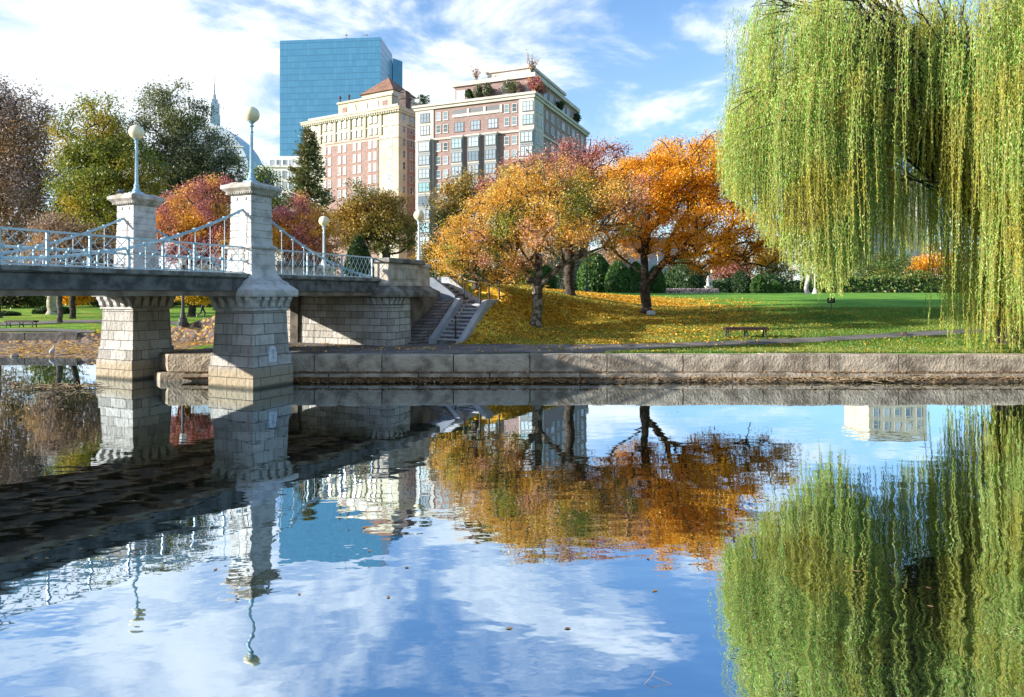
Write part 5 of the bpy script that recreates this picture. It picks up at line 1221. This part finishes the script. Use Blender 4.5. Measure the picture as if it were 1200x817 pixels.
x, y, z = G(214.5, 381.5); park_lamp('black iron lamp post between the two bridge piers', 214.5, y, 300)
park_lamp('black lamp post standing in front of the large clipped cone', 688, 66, 282); park_lamp('slim grey lamp post right of the orange tree trunk', 771, 84, 296, False)
park_lamp('pale lamp post with lantern beside the bare forked tree', 955, 76, 293, False); park_lamp('shorter pale lamp post just right of the orange crown', 946, 84, 308, False); park_lamp('pale lamp post near the white statue', 834, 96, 316, False)

# ------------------------------------------------------------------ benches
def bench(label, u, v, width, group=None, ang=0.0):
    x, y, z = G(u, v); root = thing('park_bench', label, 'bench', (x, y, z), ang, group); w = width
    mb = MB()
    for k in range(5): mb.box(-w/2, w/2, -.22+k*.09, -.14+k*.09, .42+.006*abs(k-2), .465+.006*abs(k-2))
    mb.box(-w/2, w/2, -.225, -.19, .35, .418).box(-w/2, w/2, .19, .225, .35, .418)
    mb.build('seat', WOOD, root, bevel=.006)
    for q in (-w/2+.12, 0, w/2-.12):
        MB().tube([(q, -.20, -.03), (q, -.17, .10), (q, -.12, .25), (q, -.19, .41)], .034, 6).tube([(q, .20, -.03), (q, .17, .10), (q, .12, .25), (q, .19, .41)], .034, 6).tube([(q, -.2, .40), (q, .2, .40)], .022, 6).tube([(q, -.13, .22), (q, .13, .22)], .018, 6).build('leg', BLACKIRON, root)
    return root
bench('backless wooden bench with iron legs on the leaf covered lawn by the path', 874, 396.5, 1.85)
bench('long backless bench on the far left lawn seen under the bridge', 25, 384, 2.1, None, -.1)
bench('bench on the far lawn left of the far bridge pier', -22, 386, 2.0, None, .05)

# ------------------------------------------------------------------ small sign, statue, flower bed, stones
x, y, z = G(974, 364.5)
sg = thing('lawn_sign', 'small black notice sign on a thin post on the shaded lawn', 'sign', (x, y, z))
MB().tube([(0, 0, -.05), (0, 0, .50)], .022, 6).build('post', BLACKIRON, sg); MB().box(-.22, .22, -.015, .015, .45, .74).build('board', BLACKIRON, sg, bevel=.006)
mb = MB()
for k in range(3): mb.box(-.16, .16-.05*k, -.018, -.0145, .66-k*.07, .685-k*.07)
mb.build('lettering', plain('dull_white', (.35, .35, .34), .6), sg)
x, y, z = GY(830, 92)
stt = thing('garden_statue', 'small white stone statue on a pedestal beside the flower bed', 'statue', (x, y, z))
STW = surf('white_marble', (.55, .52, .48), (.72, .70, .66), .7, 2, 4, 10, .2, .01)
MB().loft(0, 0, [(0, .5, .5), (.15, .5, .5), (.2, .36, .36), (.8, .34, .34), (.85, .44, .44), (.95, .44, .44)]).build('pedestal', STW, stt, bevel=.015)
MB().lathe(0, 0, [(.95, .28), (1.2, .25), (1.5, .17), (1.75, .20), (1.95, .22), (2.02, .10), (2.08, .09), (2.15, .13), (2.28, .12), (2.36, .04)], 12).tube([(.18, 0, 1.93), (.34, -.08, 1.65), (.25, -.2, 1.5)], [.07, .06, .05], 6).tube([(-.18, 0, 1.93), (-.32, 0, 1.62), (-.24, -.1, 1.4)], [.07, .06, .05], 6).build('figure', STW, stt, smooth=True)
x, y, z = GY(786, 98)
ur = thing('garden_urn', 'stone urn on a plinth in front of the dense evergreen shrub', 'urn', (x, y, z))
MB().loft(0, 0, [(0, .55, .55), (1.2, .5, .5), (1.25, .6, .6), (1.4, .6, .6)]).build('plinth', PG, ur); MB().lathe(0, 0, [(1.4, .25), (1.5, .15), (1.7, .3), (2.1, .45), (2.2, .5), (2.15, .4)], 12).build('bowl', PG, ur, smooth=True)
rng = np.random.default_rng(31); n = 5200
ys = rng.uniform(84, 90, n); us = rng.uniform(758, 842, n); xs = (us-U0)/FPX*ys; zs_ = HEIGHT(xs, ys) + rng.uniform(0.02, .55, n)
V, F = leaf_quads(np.stack([xs, ys, zs_], 1), .28*rng.uniform(.5, 1.2, n), .2, rand_dirs(rng, n), rng)
tag(obj('flower_bed', np_mesh('flower_bed', V, F, leaf_mat('bedding_flowers', [(.34, .10, .12), (.62, .45, .46), (.70, .62, .60)], [(.08, .13, .04), (.55, .40, .40), (.66, .60, .56)], .9, .2))), 'low bed of pink and white flowers in front of the evergreen shrub', 'flower bed', None, 'stuff')
# stone by the orange trunk
def rock(label, x, y, z, r, seed, mat, name='stone'):
    bm = bmesh.new(); bmesh.ops.create_icosphere(bm, subdivisions=2, radius=1); rr = random.Random(seed)
    for v_ in bm.verts: v_.co *= rr.uniform(.8, 1.1); v_.co.x *= r; v_.co.y *= r*.8; v_.co.z *= r*.6
    me = bpy.data.meshes.new(name); bm.to_mesh(me); bm.free(); me.materials.append(mat); return tag(obj(name, me, None, (x, y, z)), label, 'stone')
x, y, z = G(762, 369); rock('small grey stone at the foot of the orange tree trunk', x, y, z+.08, .28, 1, PG)
x, y, z = G(1058, 393.5); rock('dark stone lying on the path edge under the willow', x, y, z+.05, .22, 2, BARK)

# ------------------------------------------------------------------ fallen leaves, grass, shore debris
rng = np.random.default_rng(8)
def scatter(name, kind_mat, pts_xy, size, rng, lift=.035, tilt=.35, aspect=.7):
    X = pts_xy[:, 0]; Y = pts_xy[:, 1]; Z = HEIGHT(X, Y) + lift*rng.random(len(X)) + .015
    Nn = rng.normal(size=(len(X), 3))*tilt; Nn[:, 2] += 1; Nn /= np.linalg.norm(Nn, axis=1)[:, None]
    A = np.cross(Nn, rand_dirs(rng, len(X))); A /= np.linalg.norm(A, axis=1)[:, None]; B = np.cross(Nn, A)
    L_ = size*rng.uniform(.6, 1.3, len(X)); V, F = leaf_quads(np.stack([X, Y, Z], 1), L_, L_*aspect, A, rng, B)
    return tag(obj(name, np_mesh(name, V, F, kind_mat)), kind='stuff')
pts = []
for (x, y, r) in TREE_SPOTS[:3]:
    k = 20000; q = rng.normal(size=(k, 2))*np.array([r*.62, r*.58]) + np.array([x+.8, y]); pts.append(q)
q = np.stack([rng.uniform(-3, 16, 16000), rng.uniform(24.9, 34, 16000)], 1); pts.append(q[rng.random(16000) < .8*np.clip((14-q[:, 0])/8, .06, 1)])
pts.append(np.stack([rng.uniform(-26, -11.5, 9000), rng.uniform(29, 46, 9000)], 1))
pts.append(np.stack([rng.uniform(-11, 20, 2500), rng.uniform(24.8, 30, 2500)], 1))
P = np.concatenate(pts); t_, n_ = tn(P[:, 0], P[:, 1])
upA = np.array(up); loA = np.array(lo)
onp = (P[:, 0] > -3) & (P[:, 1] < np.interp(P[:, 0], upA[:, 0], upA[:, 1]) + .05) & (P[:, 1] > np.interp(P[:, 0], loA[:, 0], loA[:, 1]) - .05)
drift = np.sin(P[:, 0]*1.1+.6*np.sin(P[:, 1]*.9))*np.sin(P[:, 1]*1.7+.8*np.sin(P[:, 0]*.7)) + .5*np.sin(P[:, 0]*2.9+P[:, 1]*2.1)
P = P[rng.random(len(P)) < np.clip(.55 + .55*drift, .12, 1)]
t_, n_ = tn(P[:, 0], P[:, 1]); onp = (P[:, 0] > -3) & (P[:, 1] < np.interp(P[:, 0], upA[:, 0], upA[:, 1]) + .05) & (P[:, 1] > np.interp(P[:, 0], loA[:, 0], loA[:, 1]) - .05)
okm = (~onp | (rng.random(len(P)) < .12)) & (shore_d(P[:, 0], P[:, 1]) > .8) & ~((t_ > 6.9) & (t_ < 14.1) & (n_ > -8) & (n_ < 2.4)); P = P[okm]
LIT = leaf_mat('fallen_leaf_litter', [(.30, .11, .015), (.66, .30, .02), (.84, .50, .04), (.90, .64, .08)], [(.54, .23, .03), (.82, .46, .05), (.88, .62, .10)], .5, .15)
o = scatter('fallen_leaves', LIT, P, .12, rng); o['label'] = 'orange and yellow fallen leaves strewn over the lawn'; o['category'] = 'fallen leaves'
# grass blades near the water
n = 150000; X = rng.uniform(-3, 26, n); Y = 24.85 + rng.random(n)**1.5*16
t_, n_ = tn(X, Y)
def on_path(X, Y):
    pu = np.array(up); pl = np.array(lo); return (Y < np.interp(X, pu[:, 0], pu[:, 1]) + .05) & (Y > np.interp(X, pl[:, 0], pl[:, 1]) - .05)
k = ~on_path(X, Y) & ~((t_ < 14.1) & (n_ < 2.45)) & (shore_d(X, Y) > .75); X = X[k]; Y = Y[k]; Z = HEIGHT(X, Y)
hh = rng.uniform(.04, .10, len(X)); A = rng.normal(size=(len(X), 3))*.4; A[:, 2] = 1; A /= np.linalg.norm(A, axis=1)[:, None]
V, F = leaf_quads(np.stack([X, Y, Z], 1) + A*hh[:, None]*.5, hh*1.3, .022, A, rng)
GRS = leaf_mat('grass_blades', [(.06, .14, .018), (.12, .22, .028), (.22, .30, .05)], [(.14, .22, .03), (.30, .33, .06)], .3, .3)
tag(obj('grass', np_mesh('grass', V, F, GRS)), 'short green grass growing on the lawn beside the path', 'grass', None, 'stuff')
# leaf and twig litter on the ledge and at the water line
pts = np.stack([rng.uniform(-11.5, 31, 9000), 23.84 + np.abs(rng.normal(size=9000))*.10 - .05], 1)
m_ = rng.random(len(pts)) < np.where(pts[:, 0] < 3, 1.0, .35 + .5*(pts[:, 0] > 10)); pts = pts[m_]
Z = np.where(pts[:, 1] > 23.9, .285, .11) + rng.random(len(pts))*.03
Nn = rng.normal(size=(len(pts), 3))*.3; Nn[:, 2] += 1; A = np.cross(Nn, rand_dirs(rng, len(pts))); A /= np.linalg.norm(A, axis=1)[:, None]; B = np.cross(Nn, A)
V1, F1 = leaf_quads(np.stack([pts[:, 0], pts[:, 1]-.06, Z], 1), .11, .07, A, rng, B)
pts2 = np.stack([np.where(rng.random(5000) < .8, rng.uniform(-8, 2.6, 5000), rng.uniform(2, 30, 5000)), 23.75 - np.abs(rng.normal(size=5000))*.22], 1)
Nn = rng.normal(size=(5000, 3))*.2; Nn[:, 2] += 1; A = np.cross(Nn, rand_dirs(rng, 5000)); A /= np.linalg.norm(A, axis=1)[:, None]; B = np.cross(Nn, A)
V2, F2 = leaf_quads(np.stack([pts2[:, 0], pts2[:, 1], np.maximum(.02, .105 - (23.86-pts2[:, 1])*.17) + rng.random(5000)*.02], 1), .10, .07, A, rng, B)
SHL = leaf_mat('shore_leaf_litter', [(.14, .06, .02), (.36, .18, .05), (.50, .30, .12), (.22, .13, .07)], [(.20, .12, .07), (.42, .26, .12)], .5, .1)
tag(obj('shore_leaves', np_mesh('shore_leaves', np.concatenate([V1, V2]), np.concatenate([F1, F2+len(V1)]), SHL)), 'brown fallen leaves gathered along the wall ledge at the water line', 'fallen leaves', None, 'stuff')
# a few leaves drifting on the lagoon
k_ = 800; fx = rng.uniform(-24, 24, k_); fy = np.where(rng.random(k_) < .55, 23.2 - np.abs(rng.normal(size=k_))*2.2, rng.uniform(6, 22, k_))
ok_ = (shore_d(fx, fy) < -.3); fx, fy = fx[ok_], fy[ok_]; k_ = len(fx)
A = rand_dirs(rng, k_); A[:, 2] = 0; A /= np.linalg.norm(A, axis=1)[:, None]; B = np.cross(np.tile([[0, 0, 1.0]], (k_, 1)), A)
V, F = leaf_quads(np.stack([fx, fy, np.full(k_, .006)], 1), .07*rng.uniform(.5, 1.2, k_), .04, A, rng, B)
tag(obj('floating_leaves', np_mesh('floating_leaves', V, F, SHL)), 'scattered fallen leaves floating on the lagoon', 'fallen leaves', None, 'stuff')
def twigs(name, label, x0, x1, y0, y1, z, n, seed, ln=(.3, 1.0)):
    r_ = random.Random(seed); mb = MB()
    for _ in range(n):
        x, y = r_.uniform(x0, x1), r_.uniform(y0, y1); a = r_.uniform(0, 6.28); l = r_.uniform(*ln); zz_ = z + r_.uniform(0, .10)
        mb.tube([(x, y, zz_), (x+l*.5*math.cos(a), y+l*.5*math.sin(a)*.4, zz_+r_.uniform(-.01, .12)), (x+l*math.cos(a+.2), y+l*math.sin(a+.2)*.4, zz_+r_.uniform(-.03, .03))], [.016, .012, .006], 5)
    return tag(mb.build(name, TWIG), label, 'twigs', None, 'stuff')
TWIG = surf('dead_twig', (.20, .14, .08), (.42, .32, .20), .9, 6, 3, 14, .2, .01)
twigs('dead_reeds', 'dry reeds and twigs heaped at the foot of the wall under the willow', 9.5, 13.5, 23.45, 23.85, .02, 130, 3); twigs('dead_reeds', 'broken twigs along the ledge right under the willow', 13.5, 24, 23.5, 23.95, .05, 150, 4)
twigs('dead_reeds', 'scattered stems on the ledge below the lawn bench', 4.5, 9.5, 23.5, 23.9, .02, 45, 5)
xw, yw = (75-U0)/FPX*22.0, 22.0
twigs('floating_twigs', 'tangle of pale twigs floating left of the far pier', xw-.9, xw+.9, yw-.35, yw+.35, .0, 60, 6, (.3, .8))
twigs('floating_twigs', 'small clump of floating twigs at the far left of the water', (27-U0)/FPX*22.4-.3, (27-U0)/FPX*22.4+.3, 22.2, 22.6, .0, 20, 7, (.2, .5))
xk, yk = (768-U0)/FPX*5.2, 5.25
mb = MB(); mb.tube([(xk-.10, yk, -.02), (xk, yk+.05, .05), (xk+.02, yk+.06, .085)], [.002, .002, .001], 5).tube([(xk, yk+.05, .045), (xk+.14, yk+.02, .0)], [.002, .001], 5)
tag(mb.build('bent_twig', TWIG), 'thin bent twig poking out of the water in the near foreground', 'twig')

# ------------------------------------------------------------------ birds and the jogger
def skin_body(name, joints, edges, mats, parent=None, sub=2, paint=None, root=0):
    me = bpy.data.meshes.new(name); me.from_pydata([j[:3] for j in joints], edges, [])
    o = bpy.data.objects.new('tmp_body', me); C.objects.link(o)
    sm = o.modifiers.new('s', 'SKIN'); ss = o.modifiers.new('d', 'SUBSURF'); ss.levels = sub; ss.render_levels = sub
    for i, j in enumerate(joints):
        sv_ = me.skin_vertices[0].data[i]; r_ = j[3]; sv_.radius = r_ if isinstance(r_, tuple) else (r_, r_); sv_.use_root = (i == root)
    dg = bpy.context.evaluated_depsgraph_get(); ev = o.evaluated_get(dg); nm = bpy.data.meshes.new_from_object(ev, depsgraph=dg)
    bpy.data.objects.remove(o); nm.name = name; nm.materials.clear()
    for m_ in mats: nm.materials.append(m_)
    if paint:
        for pl in nm.polygons: pl.material_index = paint(pl.center)
    nm.polygons.foreach_set('use_smooth', [True]*len(nm.polygons))
    return obj(name, nm, parent)
x, y, z = G(237, 373.5)
pr = thing('person', 'jogger in dark navy top and trousers with white shoes running along the far path', 'person', (x, y, z), rad(10))
J = [(0,0,.95,.13),(0.03,0,1.18,.125),(0.06,0,1.40,.135),(0.09,0,1.53,.055),(0.12,0,1.62,.085),(0.13,0,1.72,.095),
     (.05,.17,1.42,.06),(-.12,.22,1.18,.05),(.08,.18,1.04,.04),(.14,.16,1.03,.035),
     (.05,-.17,1.42,.06),(.10,-.23,1.16,.05),(.32,-.18,1.20,.04),(.38,-.15,1.24,.035),
     (.02,.09,.88,.10),(.24,.10,.52,.07),(.10,.10,.12,.05),(.24,.10,.06,.045),
     (0,-.09,.88,.10),(-.12,-.10,.50,.07),(-.42,-.10,.30,.05),(-.46,-.10,.18,.045)]
E = [(0,1),(1,2),(2,3),(3,4),(4,5),(2,6),(6,7),(7,8),(8,9),(2,10),(10,11),(11,12),(12,13),(0,14),(14,15),(15,16),(16,17),(0,18),(18,19),(19,20),(20,21)]
NAVY = plain('navy_cloth', (.015, .02, .045), .8); SKINM = plain('skin', (.50, .30, .21), .6); SHOE = plain('white_shoe', (.7, .7, .7), .5)
def pj(c):
    if c.z > 1.54: return 1
    if (c.z < .13 and c.x > 0) or (c.x < -.40 and c.z < .30): return 2
    return 0
skin_body('body', J, E, [NAVY, SKINM, SHOE], pr, 2, pj)
MB().lathe(.12, 0, [(1.67, .105), (1.72, .118), (1.78, .10), (1.82, .05), (1.83, .01)], 12).build('hair', BARKD, pr, smooth=True)
def pigeon(label, x, y, z, rz, mats):
    root = thing('pigeon', label, 'bird', (x, y, z), rz, 'pigeons on the bridge')
    skin_body('body', [(-.17, 0, .09, (.035, .012)), (-.08, 0, .11, .045), (.0, 0, .13, .065), (.07, 0, .15, .06), (.11, 0, .20, .032), (.135, 0, .235, .032), (.175, 0, .23, .010)], [(0,1),(1,2),(2,3),(3,4),(4,5),(5,6)], mats, root, 1, None, 2)
    for s_ in (-.025, .025): MB().tube([(.01, s_, .09), (.015, s_, 0), (.04, s_, .004)], .006, 4).build('leg', WOOD, root)
PIG = surf('pigeon_grey', (.05, .055, .065), (.16, .17, .19), .7, 20, 2, 30, .1, .002)
for k, (t_, y_, rz, lab) in enumerate([(PT-.5, PYN+.1, 2.2, 'pigeon at the left edge of the near pier cap'), (PT-.45, PYF+.25, 1.0, 'pigeon at the left edge of the far pier cap'), (PT-.3, PYF+.45, 2.6, 'second pigeon further back on the far pier cap'), (PT+.35, PYN-.3, 5.6, 'pigeon at the right of the lamp on the near pier cap')]):
    q = L2W(PT + (t_-PT), y_); pigeon(lab, q[0], q[1], 6.655 if abs(t_-PT) > .4 else 6.68, rz, [PIG])
x, y, z = G(61, 416.5)
dk = thing('duck', 'pale waterbird standing at the edge of the leaf strewn beach', 'bird', (x, y, max(z, .02)), 1.8)
skin_body('body', [(-.25, 0, .16, .05), (-.1, 0, .18, .11), (.08, 0, .20, .12), (.18, 0, .30, .05), (.20, 0, .44, .045), (.24, 0, .48, .05), (.33, 0, .46, .02)], [(0,1),(1,2),(2,3),(3,4),(4,5),(5,6)], [plain('pale_plumage', (.5, .47, .42), .7)], dk, 1, None, 2)
for s_ in (-.05, .05): MB().tube([(0, s_, .12), (0, s_, 0), (.06, s_, .005)], .012, 4).build('leg', WOOD, dk)
x, y, z = G(17, 418.2); rock('grey stone at the water edge of the far left beach', x, y, .03, .2, 5, LEDGE)
